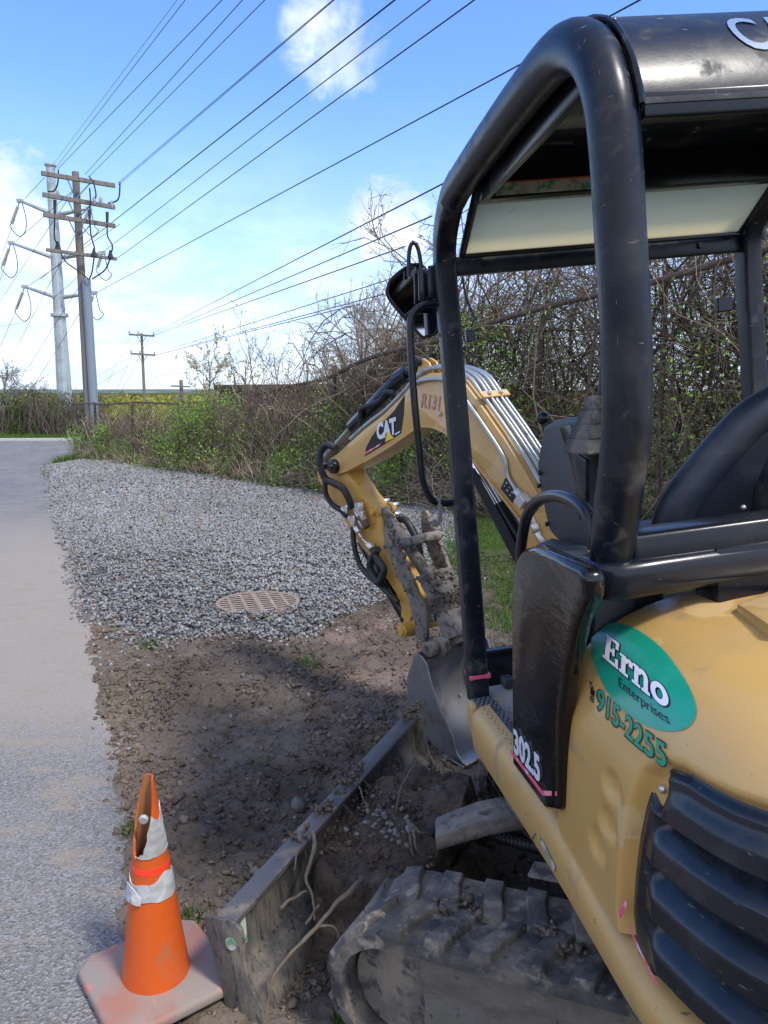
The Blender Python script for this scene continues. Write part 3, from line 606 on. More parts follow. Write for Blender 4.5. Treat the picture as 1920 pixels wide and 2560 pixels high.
# ---- grille: moulded louvres on the same curved body
na, nb = 190, 260; aa = np.linspace(A0 + .22, A0 + 1.24, na); bb = np.linspace(0, .72, nb); ga, gb = np.meshgrid(aa, bb)
sdg = sdpoly(ga.ravel(), gb.ravel(), GRL).reshape(ga.shape)
off = -.020 - .0 * ga
left = sdg    # distance in from the opening edge
ph = (gb - .04 + .10 * (ga - 1.2) * 0) / .112
tri = (ph % 1.0)
inrow = (gb > .03) & (gb < .488)
lou = np.where(inrow, sstep(0, .18, tri) * sstep(1.0, .52, tri), .0)
start = .045 + .02 * np.sin(ph * 1.3)
msk = sstep(start, start + .045, left)
off = off + np.where(inrow, -.036 * (1 - lou) * msk + .012 * lou * msk, 0) - .008 * sstep(.02, .0, sdg)
off = off + .012 * sstep(.03, .07, left) * (gb > .5)
bolt = SP(1618, 1975); off = off - .02 * sstep(.032, .018, np.hypot((ga - bolt[0]) / 1.0, (gb - bolt[1]) / 1.6))
P = surf(ga.ravel(), gb.ravel(), off.ravel()).T.reshape(nb, na, 3)
keep = MB(); V = [[keep.bm.verts.new(tuple(P[i, j])) for j in range(na)] for i in range(nb)]
for i in range(nb - 1):
    for j in range(na - 1):
        if sdg[i, j] > -.012: keep.bm.faces.new((V[i][j], V[i][j + 1], V[i + 1][j + 1], V[i + 1][j]))
bmesh.ops.delete(keep.bm, geom=[v for v in keep.bm.verts if not v.link_faces], context='VERTS')
grille = keep.build('rear_grille', M_grille, EX, ang=60)
p = surf(bolt[0], bolt[1], -.032); MB().ball(p, .009, 2).build('bolt', M_fit, grille)
# red and white tape strip on the grille and panel corner
def strip(name, A, B, wd, mat, parent, off, n=30):
    A = np.array(A); B = np.array(B); d = nrm(B - A); q = np.array([-d[1], d[0]]) * wd / 2
    L_ = [A + (B - A) * i / n for i in range(n + 1)]; mb = MB(); mb.grid([[surf(*(p_ - q), off) for p_ in L_], [surf(*(p_ + q), off) for p_ in L_]]); return mb.build(name, mat, parent)
strip('tape_stripe', SP(1546, 2290), SP(1562, 2250), .012, M_pink, panel, .003)
s0, s1 = SP(1556, 2310), SP(1634, 2465)
strip('tape_stripe', (s0[0] + .005, s0[1]), s1, .011, M_pink, grille, -.004)
# ---- skirt: yellow lower frame rail running round the house
SKP = [(.0, 0), (.012, .0), (.02, .02), (.02, .10), (.012, .135), (-.012, .155), (-.05, .158), (-.05, .0)]
rows = []
for a in np.linspace(.0, 2.0, 90):
    x, y, nx, ny = plan(a + .0); t_ = float(sstep(.72, 1.35, np.array(a))); zlo = .525 - .03 * t_; sc_ = 1 - .42 * t_; rnd = float(sstep(.07, 0, np.array(a)))
    rows.append([(x + nx * (o_ - .05 * rnd), y + ny * (o_ - .05 * rnd), zlo + h_ * sc_ + (.012 * rnd if h_ < .05 else -.012 * rnd)) for o_, h_ in SKP + SKP[:1]])
mb = MB(); mb.grid(rows); mb.bm.faces.new([v for v in mb.bm.verts[:] if False]) if False else None
skirt = mb.build('lower_skirt', M_skirt, EX, ang=50)
mb = MB(.014, 3); mb.poly([(-.712, .60, .535), (-.712, .66, .56), (-.70, .68, .60), (-.70, .68, .668), (-.712, .6, .675)], (.06, 0, 0)); mb.build('skirt_nose', M_skirt, EX)
mb = MB(.002, 1); c_ = PX(1366, 2135, -.727); mb.poly([PX(1342, 2085, -.7275), PX(1356, 2100, -.7275), PX(1388, 2165, -.7275), PX(1386, 2180, -.7275)], (-.001, 0, 0)); mb.build('warning_label', M_greysticker, skirt)
MB().tube([surf(a, .08, .0215) - np.array([0, 0, .0]) for a in np.linspace(.12, .60, 12)] + [surf(.68, .10, .0215), surf(.72, .14, .0215)], .0012, 4).build('panel_seam', M_void, skirt)
# ---- house frame, floor, tread plate
mb = MB(.01); mb.box((0, -.25, .50), (.62, .72, .06)); mb.box((0, -.4, .8), (.50, .55, .30)); mb.build('house_frame', M_blk, EX)
mb = MB(.006); mb.box((-.05, .40, .63), (.60, .42, .02)); mb.build('floor_plate', pm('worn_floor_mat', (.30, .27, .22), [((.12, .11, .10), 9., .5, .65), ((.42, .38, .32), 24, .55, .75)], rough=.8, bump=.002, bscale=60), EX)
mb = MB(.006); mb.box((-.655, .42, .667), (.035, .235, .012)); tp = mb.build('tread_plate', M_plas, EX)
mb = MB()
for i in range(22):
    for j in range(4): mb.ball((-.68 + j * .017 + (.008 if i % 2 else 0), .20 + i * .0205, .680), .0052, 1, (1, 1, .7))
mb.build('tread_studs', M_steel, tp)
mb = MB(.004); mb.poly([(-.585, .88, .60), (.42, .88, .60), (.42, .88, .742), (-.585, .88, .762)], (0, .02, 0)); mb.box((-.08, .885, .762), (.50, .022, .006)); mb.build('front_guard', M_blk, EX)
mb = MB(.008); mb.box((-.52, .78, .67), (.02, .03, .02)); mb.build('pedal', M_plas, EX); MB(.008).box((-.30, .70, .655), (.03, .05, .02)).build('pedal', M_plas, EX)
# ---- side cover with the machine number
pts = [PX(u, v, -.734) for u, v in [(1279, 1912), (1277, 1700), (1276, 1560), (1277, 1440), (1284, 1400), (1302, 1374), (1330, 1366), (1380, 1388), (1445, 1420), (1462, 1440), (1462, 1500), (1432, 1570), (1408, 1680), (1394, 1800), (1393, 1950), (1391, 2029), (1362, 2026)]]
mb = MB(.016, 3); mb.poly(pts, (.045, 0, 0)); cover = mb.build('side_cover', M_cover, EX)
# dark rounded pillar between cover and yellow panel
pl = [PX(u, v, -.652) for u, v in [(1396, 1960), (1397, 1850), (1405, 1740), (1427, 1645), (1450, 1590)]]
mb = MB(); mb.tube(pl, [.012, .014, .015, .015, .006], 14, smooth=6); mb.build('corner_pillar', M_plas, EX)
mb = MB(.02, 3); mb.poly([(-.60, .10, .6), (-.60, .10, 1.24), (-.60, -.24, 1.24), (-.60, -.24, .6)], (.2, 0, 0)); mb.build('inner_panel', M_plas, EX)
mb = MB(.01, 2); mb.poly([(-.645, -.10, .7), (-.645, -.10, 1.27), (-.60, -.30, 1.27), (-.62, -.30, 1.1), (-.645, -.235, .9), (-.645, -.22, .7)], (.1, 0, 0)); mb.build('inner_panel', M_plas, EX)
# top shelf of the cover toward the console
mb = MB(.012, 3); mb.poly([PZ(u, v, 1.305) for u, v in [(1335, 1362), (1378, 1342), (1470, 1362), (1482, 1432), (1450, 1420)]], (0, 0, -.05)); mb.build('cover_shelf', M_plas, EX)
# ---- flat text placed by a plane mapping
def text_mesh(s, size, bold=0.0, shear=0.0, thin=.0012, space=1.0):
    c = bpy.data.curves.new('lettering', 'FONT'); c.body = s; c.size = size; c.offset = bold; c.shear = shear; c.extrude = thin; c.space_character = space; c.resolution_u = 4; c.align_x = 'CENTER'; c.align_y = 'CENTER'
    o = bpy.data.objects.new('tmp', c); COL.objects.link(o); dg = bpy.context.evaluated_depsgraph_get(); me = bpy.data.meshes.new_from_object(o.evaluated_get(dg)); COL.objects.unlink(o); bpy.data.objects.remove(o); return me
def put_text(name, s, fn, mat, parent, size=1.0, bold=0.0, shear=0.0, sub=0, **k):
    me = text_mesh(s, size, bold, shear, **k)
    if sub:
        bm = bmesh.new(); bm.from_mesh(me); bmesh.ops.triangulate(bm, faces=bm.faces[:]); bmesh.ops.subdivide_edges(bm, edges=[e for e in bm.edges if e.calc_length() > sub], cuts=2, use_grid_fill=True); bm.to_mesh(me); bm.free()
    for v in me.vertices: v.co = Vector([float(q) for q in fn(v.co.x, v.co.y, v.co.z)])
    me.materials.clear(); return mesh_obj(name, me, mat, parent)
def planar(o3, ex, ey, nz):
    o3, ex, ey, nz = map(lambda q: np.asarray(q, float), (o3, ex, ey, nz)); return lambda x, y, z: o3 + ex * x + ey * y + nz * z
# number on the cover: baseline from (1277,1895) to (1395,1990)
xo = -.7355
a_, b_ = PX(1286, 1878, xo), PX(1351, 1957, xo); up_ = (PX(1310, 1838, xo) - PX(1312, 1898, xo)) / .70
def _cov():
    me = text_mesh('302.5', 1.0, .035); xs = [v.co.x for v in me.vertices]; x0, x1 = min(xs), max(xs); m_ = text_mesh('H', 1.0); yb_ = min(v.co.y for v in m_.vertices)
    put_text('number_decal', '302.5', lambda x, y, z: a_ + (b_ - a_) * (x - x0) / (x1 - x0) + up_ * (y - yb_) + np.array([-.0006 - z, 0, 0]), M_white, cover, bold=.035, thin=.0004)
_cov()
q0, q1, q2 = PX(1279, 1885, xo), PX(1357, 1989, xo), PX(1389, 1990, xo)
mb = MB(); mb.poly([q0, q1, q1 + np.array([0, 0, .013]), q0 + np.array([0, 0, .013])], (-.001, 0, 0)); mb.poly([q1, q2 + np.array([.004, 0, 0]), q2 + np.array([.004, 0, .011]), q1 + np.array([0, 0, .013])], (-.0012, 0, 0)); mb.build('tape_stripe', M_pink, cover)
# ---- oval shop decal and phone number on the curved panel
def bodymap(C, E):
    C = np.array(SP(*C)); E = np.array(SP(*E)); return C, E
dc = np.array(SP(1610, 1693)); de = np.array(SP(1735, 1795)) ; df = np.array(SP(1487, 1590))
exd = (de - df) / 2; La = np.linalg.norm(exd); exn = exd / La
n1_ = np.array(SP(1672, 1600)); n2_ = np.array(SP(1552, 1775)); eyd = (n1_ - n2_) / 2; eyn = eyd / np.linalg.norm(eyd); Lb = np.linalg.norm(eyd)
dc = (de + df + n1_ + n2_) / 4
OVP = [(590, 310), (600, 260), (640, 225), (710, 212), (800, 235), (900, 300), (980, 380), (1050, 480), (1100, 570), (1122, 650), (1105, 710), (1060, 745), (980, 755), (900, 740), (820, 700), (740, 640), (670, 550), (620, 450), (597, 380)]
OVP = [(1180 + x * .5017, 1450 + y * .5017) for x, y in OVP]; _ov = [np.array([*SP(*q), 0]) for q in OVP]; _ov = crm(_ov + _ov[:1], 4)[:-1]; NT_ = len(_ov)
for q in _ov: q[0] = max(q[0], float(EDA(q[1])) + .010)
dc = np.mean(_ov, 0)[:2]
mb = MB(); C0v = mb.bm.verts.new(tuple(surf(*dc, .002))); prev = [C0v] * NT_; NR = 14
for r_ in range(1, NR + 1):
    cur = []
    for k in range(NT_): q = dc + (_ov[k][:2] - dc) * r_ / NR; cur.append(mb.bm.verts.new(tuple(surf(q[0], q[1], .002))))
    for k in range(NT_):
        k2 = (k + 1) % NT_
        if r_ == 1: mb.bm.faces.new((C0v, cur[k], cur[k2]))
        else: mb.bm.faces.new((prev[k], cur[k], cur[k2], prev[k2]))
    prev = cur
oval = mb.build('oval_decal', M_green, panel, ang=80)
# slab-serif glyphs as stroke polygons (unit: x-height 1)
def arcp(cx, cy, rx, ry, a0, a1, n=12): return [(cx + rx * math.cos(R_(a0 + (a1 - a0) * i / n)), cy + ry * math.sin(R_(a0 + (a1 - a0) * i / n))) for i in range(n + 1)]
def rect(x0, y0, x1, y1): return ('P', [(x0, y0), (x1, y0), (x1, y1), (x0, y1)])
def ring_s(pts, w1): return ('S', pts, w1)
GLY = {
 'E': (1.02, [rect(.0, 0, .98, .17), rect(.0, 1.28, .94, 1.45), rect(.14, .15, .44, 1.3), rect(.80, .15, .98, .48), rect(.76, 1.0, .94, 1.3), rect(.42, .62, .66, .80), rect(.60, .50, .74, .93)]),
 'r': (.74, [rect(.0, 0, .54, .15), rect(.12, .1, .38, 1.0), rect(0, .85, .2, 1.0), ring_s(arcp(.60, .62, .26, .26, 175, 75, 8), .2), rect(.56, .62, .78, .92)]),
 'n': (1.0, [rect(.0, 0, .48, .15), rect(.12, .1, .36, 1.0), rect(0, .85, .2, 1.0), ring_s(arcp(.56, .60, .22, .29, 170, 0, 12), .24), rect(.66, .1, .90, .62), rect(.56, 0, 1.0, .15)]),
 'o': (.90, [ring_s(arcp(.43, .5, .31, .38, 0, 360, 28), .25)]),
}
def put_glyphs(name, word, sx, sy, org, mat, parent, off, grow=0.0):
    """org: (centre a,b); sx/sy scale per unit"""
    tot = sum(GLY[c][0] + .02 for c in word); x0 = -tot / 2; mb = MB(); lay = 0
    def mp(x, y, o_): q = org + sx * x + sy * y; return tuple(surf(q[0], q[1], off + o_))
    for c in word:
        wd, parts = GLY[c]
        for pi, p_ in enumerate(parts):
            o_ = .00012 * pi
            if p_[0] == 'P':
                (xa, ya), (xb, yb) = p_[1][0], p_[1][2]; xa -= grow; xb += grow; ya -= grow; yb += grow; nx_ = max(2, int((xb - xa) / .12)); ny_ = max(2, int((yb - ya) / .12))
                mb.grid([[mp(x0 + xa + (xb - xa) * i / nx_, ya + (yb - ya) * j / ny_, o_) for i in range(nx_ + 1)] for j in range(ny_ + 1)])
            else:
                pts_ = np.array(p_[1]); w1 = p_[2] / 2 + grow; tn = np.gradient(pts_, axis=0)
                if np.allclose(pts_[0], pts_[-1], atol=1e-6): tn[0] = tn[-1] = pts_[1] - pts_[-2]
                tn /= np.linalg.norm(tn, axis=1)[:, None]; nn = np.stack([-tn[:, 1], tn[:, 0]], 1); wv = w1 * (1 if c != 'o' else 1)
                mb.grid([[mp(x0 + (p0 + n0 * wv * s_)[0], (p0 + n0 * wv * s_)[1], o_) for p0, n0 in zip(pts_, nn)] for s_ in (-1, -.33, .33, 1)])
        x0 += wd + .02
    return mb.build(name, mat, parent, ang=80)
wid = La * 1.60 / 3.7
oc_ = np.array(SP(1506, 1642)) * .5 + np.array(SP(1683, 1782)) * .5; gx_ = (np.array(SP(1683, 1782)) - np.array(SP(1506, 1642))) / 3.75; gy_ = (np.array(SP(1580, 1632)) - np.array(SP(1576, 1700))) / 1.45
M_letter = pm('white_lettering', (.80, .82, .90), rough=.35)
put_glyphs('shop_lettering_outline', 'Erno', gx_, gy_, oc_, M_navy, oval, .0028, .055)
put_glyphs('shop_lettering', 'Erno', gx_, gy_, oc_, M_letter, oval, .0042)
def bodytext(name, txt, p0, p1, up, mat, parent, off, bold=0.0, **k):
    """letters on the curved body: left baseline p0, right baseline p1, up = picture offset of the capital height"""
    a = np.array(SP(*p0)); b = np.array(SP(*p1)); mid_ = ((p0[0] + p1[0]) / 2, (p0[1] + p1[1]) / 2); u_ = np.array(SP(mid_[0] + up[0], mid_[1] + up[1])) - np.array(SP(*mid_))
    me = text_mesh(txt, 1.0, bold, 0, .0002, **k); xs = [v.co.x for v in me.vertices]; x0, x1 = min(xs), max(xs); yb_ = text_base
    def f(x, y, z): q = a + (b - a) * (x - x0) / (x1 - x0) + u_ * (y - yb_) / .70; return surf(q[0], q[1], off + z)
    bpy.data.meshes.remove(me); return put_text(name, txt, f, mat, parent, bold=bold, thin=.0002, sub=.3, **k)
_m = text_mesh('H', 1.0); text_base = min(v.co.y for v in _m.vertices)
bodytext('shop_lettering_small', 'Enterprises', (1549, 1716), (1676, 1812), (1, -24), M_navy, oval, .0032)
bodytext('phone_lettering_outline', '915-2255', (1489, 1768), (1672, 1924), (3, -56), M_navy, panel, .0026, bold=.040)
bodytext('phone_lettering', '915-2255', (1491, 1766), (1669, 1921), (3, -53), M_greentxt, panel, .0032, bold=.018)
for i, ch in enumerate('518'): bodytext('area_code_lettering', ch, (1473, 1716 + 17 * i), (1482, 1724 + 17 * i), (1, -15), M_navy, panel, .0022)

# ---- canopy (roll-over frame)
def yz(pl, x): return [np.array([x, y, z]) for y, z in pl]
TUBE = [(-.385, 1.325), (-.43, 1.44), (-.505, 1.62), (-.53, 1.8), (-.535, 1.98), (-.53, 2.12), (-.515, 2.22), (-.46, 2.31), (-.36, 2.365), (-.22, 2.383), (.10, 2.385), (.50, 2.375), (.62, 2.36)]
FRT = [(.62, 2.36), (.73, 2.33), (.79, 2.25), (.815, 2.14)]
TUBE = [(y, z) if i < 5 else (y - .008, z + .010) for i, (y, z) in enumerate(TUBE)]
canopy = MB().tube(yz(TUBE, -.60), .050, 20, smooth=5, sx=.92).build('rear_post', M_blkrops, EX)
MB().tube(yz(TUBE, .56), .050, 20, smooth=5, sx=.92).build('rear_post', M_blkrops, EX)
def rsec(path, hx, hy, parent_name, mat, bev=.012):
    """rounded rectangular section swept along path; hx across the machine, hy along"""
    path = crm(path, 5); mb = MB(); rows = []
    sec = []
    for cx, cy in ((1, 1), (-1, 1), (-1, -1), (1, -1)):
        a0 = {(1, 1): 0, (-1, 1): 90, (-1, -1): 180, (1, -1): 270}[(cx, cy)]
        for i in range(4): a = R_(a0 + 30 * i); sec.append((cx * (hx - bev) + bev * math.cos(a), cy * (hy - bev) + bev * math.sin(a)))
    for i, p in enumerate(path):
        t_ = nrm(path[min(i + 1, len(path) - 1)] - path[max(0, i - 1)]); e1 = nrm(np.array([1, 0, 0]) - t_ * t_[0]); e2 = np.cross(t_, e1)
        rows.append([p + e1 * a + e2 * b for a, b in sec] + [p + e1 * sec[0][0] + e2 * sec[0][1]])
    mb.grid(rows); return mb.build(parent_name, mat, EX)
for sx_ in (-1, 1):
    xt = -.60 if sx_ < 0 else .56; xb_ = -.65 if sx_ < 0 else .50
    rsec([np.array([xt, .50, 2.388]), np.array([xt, .62, 2.372]), np.array([xt, .735, 2.315]), np.array([xt, .80, 2.235]), np.array([xt, .818, 2.12]), np.array([xt * .9 + xb_ * .1, .81, 1.9]), np.array([xt * .5 + xb_ * .5, .765, 1.3]), np.array([xb_, .725, .645])], .036, .038, 'front_post', M_blkrops)
# tape on the foot of the left front post
MB(.002, 1).box((-.643, .733, .735), (.0385, .041, .009)).build('tape_stripe', M_pink, EX)
# roof sheet
_tc = np.array([p[1:] for p in crm([np.array([0, a, b]) for a, b in TUBE[5:13]], 8)]); _tt = np.gradient(_tc, axis=0); _tt /= np.linalg.norm(_tt, axis=1)[:, None]
_rf = _tc + np.stack([-_tt[:, 1], _tt[:, 0]], 1) * .0465
RFc = [np.array([0, a, b]) for a, b in _rf if b > 2.185]
mb = MB(); outer = [[p + np.array([x, 0, 0]) for p in RFc] for x in (-.565, -.2, .2, .53)]
inner = [[np.array([x, p[1] * .985, p[2] - .012]) for p in RFc] for x in (-.565, -.2, .2, .53)]
mb.grid(outer); mb.grid(inner); mb.grid([[r[0] for r in outer], [r[0] for r in inner]]); mb.grid([[r[-1] for r in outer], [r[-1] for r in inner]])
roof = mb.build('canopy_roof', M_blkrops, EX, ang=60)
MB().tube([np.array([-.566, p[1] * 1.002, p[2]]) for p in RFc[::2]], .006, 6).build('weld_seam', M_blkrops, roof, rough=.0015, rsc=60)
mb = MB(.004); mb.box((-.02, -.568, 2.185), (.54, .010, .022)); mb.box((-.02, .46, 2.362), (.54, .03, .052)); mb.box((-.02, -.2, 2.37), (.54, .25, .004)); mb.build('roof_beam', M_blk, roof)
# inner lining under the roof sides
mb = MB(.01); mb.box((-.548, -.02, 2.345), (.012, .45, .04)); mb.build('roof_lining', M_blk, roof); MB(.01).box((.51, -.02, 2.345), (.012, .45, .04)).build('roof_lining', M_blk, roof)
mb = MB(.001, 1); mb.bar((-.52, .418, 2.333), (-.10, .418, 2.333), .004, .034); wl = mb.build('warning_label', M_greysticker, roof)
mb = MB(); mb.bar((-.52, .4155, 2.3515), (-.10, .4155, 2.3515), .0015, .004); mb.build('label_border', M_orange, wl)
# letters on the rear bend of the roof
def roofmap(x0, s0, sc_):
    D = np.r_[0, np.cumsum([np.linalg.norm(RFc[i + 1] - RFc[i]) for i in range(len(RFc) - 1)])]; Y = np.array([p[1] for p in RFc]); Z = np.array([p[2] for p in RFc])
    def f(x, y, z):
        s_ = s0 + y * sc_; e = .01; yy = np.interp(s_, D, Y); zq = np.interp(s_, D, Z); ty = np.interp(s_ + e, D, Y) - np.interp(s_ - e, D, Y); tz = np.interp(s_ + e, D, Z) - np.interp(s_ - e, D, Z); l = math.hypot(ty, tz)
        o_ = .0022 + z; return (x0 + x * sc_ * .72, yy - tz / l * o_, zq + ty / l * o_)
    return f
put_text('roof_lettering', 'CAT', roofmap(-.256, .135, .135), pm('pale_blue_lettering', (.17, .25, .40), rough=.4), roof, bold=.015, thin=.0003, shear=-.25, sub=.12)
# skylight
gl = [(-.545, .50, 2.375), (.50, .50, 2.375), (.50, .775, 2.215), (-.545, .775, 2.215)]
mb = MB(); mb.poly(gl, (0, .002, .004)); sky_w = mb.build('skylight', M_glass, EX)
mb = MB(.004)
for a, b in ((0, 1), (1, 2), (2, 3), (3, 0)): mb.bar(np.array(gl[a]) + [0, 0, .004], np.array(gl[b]) + [0, 0, .004], .022, .02)
mb.build('skylight_frame', M_blk, sky_w)
mb = MB(.005); mb.poly([(-.565, .80, 2.158), (.535, .80, 2.158), (.535, .80, 2.222), (-.565, .80, 2.222)], (0, .03, 0)); hb_ = mb.build('header_beam', M_blkrops, EX)
for x_ in (-.46, .36): MB(.002, 1).cyl((x_, .80, 2.19), (x_, .792, 2.19), .011, 12).build('bolt', M_blk, hb_)
mb = MB(.003, 1); mb.box((-.535, .80, 1.945), (.016, .014, .022)); mb.build('lamp_bracket', M_blk, EX); MB(.003, 1).box((.44, .80, 1.97), (.03, .014, .025)).build('lamp_bracket', M_blk, EX)
MB().tube([(-.545, .79, 2.15), (-.54, .79, 2.08), (-.525, .785, 2.03), (-.52, .78, 2.0), (-.535, .775, 1.975)], .004, 6, smooth=5).build('loose_wire', M_hose, EX)
# rear cross frame under the post
mb = MB(.014, 3); mb.poly([(-.575, -.445, 1.28), (-.575, -.445, 1.40), (-.575, -.34, 1.40), (-.575, -.34, 1.28)], (1.18, 0, 0)); mb.build('rear_frame', M_blk, EX)
low = [(-.655, -.43), (-.665, -.40), (-.66, -.33), (-.62, -.29), (-.55, -.28), (.5, -.28), (.5, -.452), (-.52, -.462), (-.60, -.468), (-.64, -.455)]
mb = MB(.030, 5); mb.poly([(x, y, 1.268) for x, y in low], (0, 0, .083)); mb.build('frame_corner', M_blk, EX)
mb = MB(.008, 2); mb.poly([(-.40, -.456, 1.215), (.62, -.456, 1.215), (.62, -.36, 1.215), (-.40, -.36, 1.215)], (0, 0, .135)); mb.build('frame_step', M_blk, EX)
q = PY(1908, 1418, -.4475); mb = MB(.001, 1); mb.poly([q + np.array(d_) for d_ in ((-.016, 0, -.028), (.05, 0, -.022), (.055, 0, .028), (-.008, 0, .030))], (0, -.002, 0)); pl8 = mb.build('serial_label', pm('white_label', (.62, .62, .6), [((.2, .2, .2), 90., .5, .6, None, (.3, 1, 3))], rough=.4), EX)
put_text('label_print', '!', planar(q + np.array([.0, -.0035, .018]), (.02, 0, 0), (0, 0, .02), (0, -1, 0)), M_red, pl8)
# ---- handrails
hr = [PX(u, v, -.63) for u, v in [(1300, 1420), (1305, 1350), (1318, 1290), (1345, 1253), (1385, 1240), (1430, 1250), (1466, 1280), (1483, 1330), (1490, 1362)]]
MB().tube(hr, .0155, 12, smooth=6).build('handrail', M_blk, EX)
hr = [PY(u, v, .86) for u, v in [(1100, 758), (1060, 762), (1030, 790), (1026, 850), (1036, 1000), (1050, 1140), (1058, 1205), (1080, 1248), (1115, 1258), (1150, 1252)]]
fh = MB().tube(hr, .0135, 12, smooth=6).build('front_handrail', M_blk, EX)
st = [PY(u, v, .85) for u, v in [(1096, 1245), (1101, 1275), (1098, 1305), (1090, 1310), (1084, 1300)]]
MB().tube(st, .004, 6, smooth=4, sx=2.2).build('strap', pm('grey_strap', (.2, .2, .2), rough=.6), fh)
hr = [PX(u, v, .62) for u, v in [(1870, 700), (1885, 692), (1897, 710), (1899, 760), (1895, 900), (1893, 1010)]]
MB().tube(hr, .014, 10, smooth=5).build('handrail', M_blk, EX)
hr = [PX(u, v, .62) for u, v in [(1905, 600), (1906, 560), (1925, 535), (1960, 530)]]
MB().tube(hr, .014, 10, smooth=5).build('handrail', M_blk, EX)
# ---- mirror
mo = crm([PY(u, v, .93) for u, v in [(968, 722), (977, 700), (1007, 674), (1040, 661), (1066, 676), (1090, 740), (1096, 822), (1064, 843), (1051, 838), (1017, 800), (983, 760), (968, 735), (968, 722)]], 4)[:-1]
mc = np.mean(mo, 0); nb_ = nrm([.1, -1, .05])
mb = MB(.006, 2); mb.poly([p + np.array([0, .006, 0]) for p in mo], (0, .03, 0)); mir = mb.build('mirror', M_blk, EX)
MB().tube(mo + [mo[0]], .006, 8).build('mirror_rim', M_blk, mir)
mb = MB(); mb.poly([mc + (p - mc) * .95 + np.array([0, .003, 0]) for p in mo], (0, .004, 0)); mb.build('mirror_glass', M_mirror, mir)
MB().tube([PY(u, v, .90) for u, v in [(1022, 690), (1022, 640), (1027, 613), (1037, 608), (1046, 625), (1053, 665), (1054, 690)]], .0075, 10, smooth=5).build('mirror_arm', M_blk, mir)
mb = MB(.004); a_, b_ = PY(1056, 672, .89), PY(1058, 752, .89); mb.cyl(a_, b_, .0165, 14); mb.bar(PY(1072, 680, .87), PY(1076, 740, .87), .03, .02); mb.bar(PY(1080, 664, .85), PY(1082, 745, .85), .012, .03); mb.build('mirror_bracket', M_blk, mir)
# ---- console
pts = [PX(u, v, -.50) for u, v in [(1357, 1066), (1385, 1050), (1450, 1040), (1468, 1040), (1468, 1380), (1450, 1372), (1395, 1355), (1372, 1330), (1356, 1262), (1345, 1200), (1341, 1160)]]
mb = MB(.014, 3); mb.poly(pts, (.11, 0, 0)); con = mb.build('control_console', M_plas, EX)
mb = MB(.006); mb.poly([PX(u, v, -.503) + np.array([-.002, 0, 0]) for u, v in [(1398, 1068), (1424, 1150), (1440, 1230), (1448, 1300), (1466, 1300), (1466, 1150), (1440, 1130), (1428, 1060)]], (.01, 0, 0)); mb.build('console_panel', M_blk, con)
boot = None; c_ = PX(1503, 1128, -.47)
mb = MB(.008, 3)
for k, s_ in enumerate((.072, .060, .047, .034)):
    q = c_ + np.array([0, -.006 * k, .034 * k]); n_b = 4
    lo_ = [q + np.array([x_ * s_, y_ * s_ * 1.15, 0]) for x_, y_ in ((-1, -1), (1, -1), (1, 1), (-1, 1))]; hi_ = [q + np.array([x_ * s_ * .84, y_ * s_ * .97, .038]) for x_, y_ in ((-1, -1), (1, -1), (1, 1), (-1, 1))]
    A = [mb.bm.verts.new(tuple(p_)) for p_ in lo_]; B = [mb.bm.verts.new(tuple(p_)) for p_ in hi_]; mb.bm.faces.new(A[::-1]); mb.bm.faces.new(B)
    for t4 in range(4): mb.bm.faces.new((A[t4], A[(t4 + 1) % 4], B[(t4 + 1) % 4], B[t4]))
c_ = c_ + np.array([0, -.02, .13])
boot = mb.build('lever_boot', M_rub, con)
MB().tube([c_ + np.array([0, 0, -.02]), c_ + np.array([0, -.03, .06]), c_ + np.array([0, -.05, .12])], .012, 10).build('lever', M_plas, con)
ar = [PX(u, v, -.45) for u, v in [(1462, 1180), (1480, 1160), (1510, 1150), (1545, 1160), (1555, 1230)]]
MB().tube(ar, .026, 12, smooth=5, sx=.6).build('armrest', M_plas, con)
mb = MB(); kc = PX(1358, 1046, -.42); mb.ball(kc, .021, 3); mb.tube([kc, kc + np.array([.0, -.01, -.16])], .006, 8); mb.build('travel_lever', M_blk, EX)
for u, v in ((1352, 1182), (1350, 1214), (1370, 1310)): c_ = PX(u, v, -.502); MB(.002, 1).cyl(c_, c_ + np.array([-.008, 0, 0]), .008, 10).build('bolt', M_blk, con)
# ---- seat, seen from behind: thick rolled rim round a hollow back shell
SO = [(-.335, 1.20), (-.345, 1.30), (-.335, 1.38), (-.30, 1.45), (-.25, 1.51), (-.19, 1.575), (-.12, 1.635), (-.05, 1.665), (.05, 1.68), (.15, 1.67), (.22, 1.61), (.26, 1.5), (.28, 1.38), (.28, 1.20)]
def sy_(z): return -.06 - .28 * max(0, z - 1.25)
SO = [(x + .045 * (-.03 - x) / math.hypot(-.03 - x, 1.3 - z), z + .045 * (1.3 - z) / math.hypot(-.03 - x, 1.3 - z)) for x, z in SO]
rim = crm([np.array([x, sy_(z), z]) for x, z in SO], 5)
mb = MB(); mb.tube(rim, .048, 14, sx=1.0); seat = mb.build('seat', M_seat, EX)
mb = MB(.01); mb.poly([np.array([x * .86, sy_(z) + .02, 1.2 + (z - 1.2) * .93]) for x, z in SO], (0, .07, 0)); mb.build('seat_backrest', M_seat, seat)
mb = MB(.03, 3); mb.poly([(-.27, -.02, 1.16), (.24, -.02, 1.16), (.24, .42, 1.19), (-.27, .42, 1.19)], (0, 0, .09)); mb.build('seat_cushion', M_seat, seat)
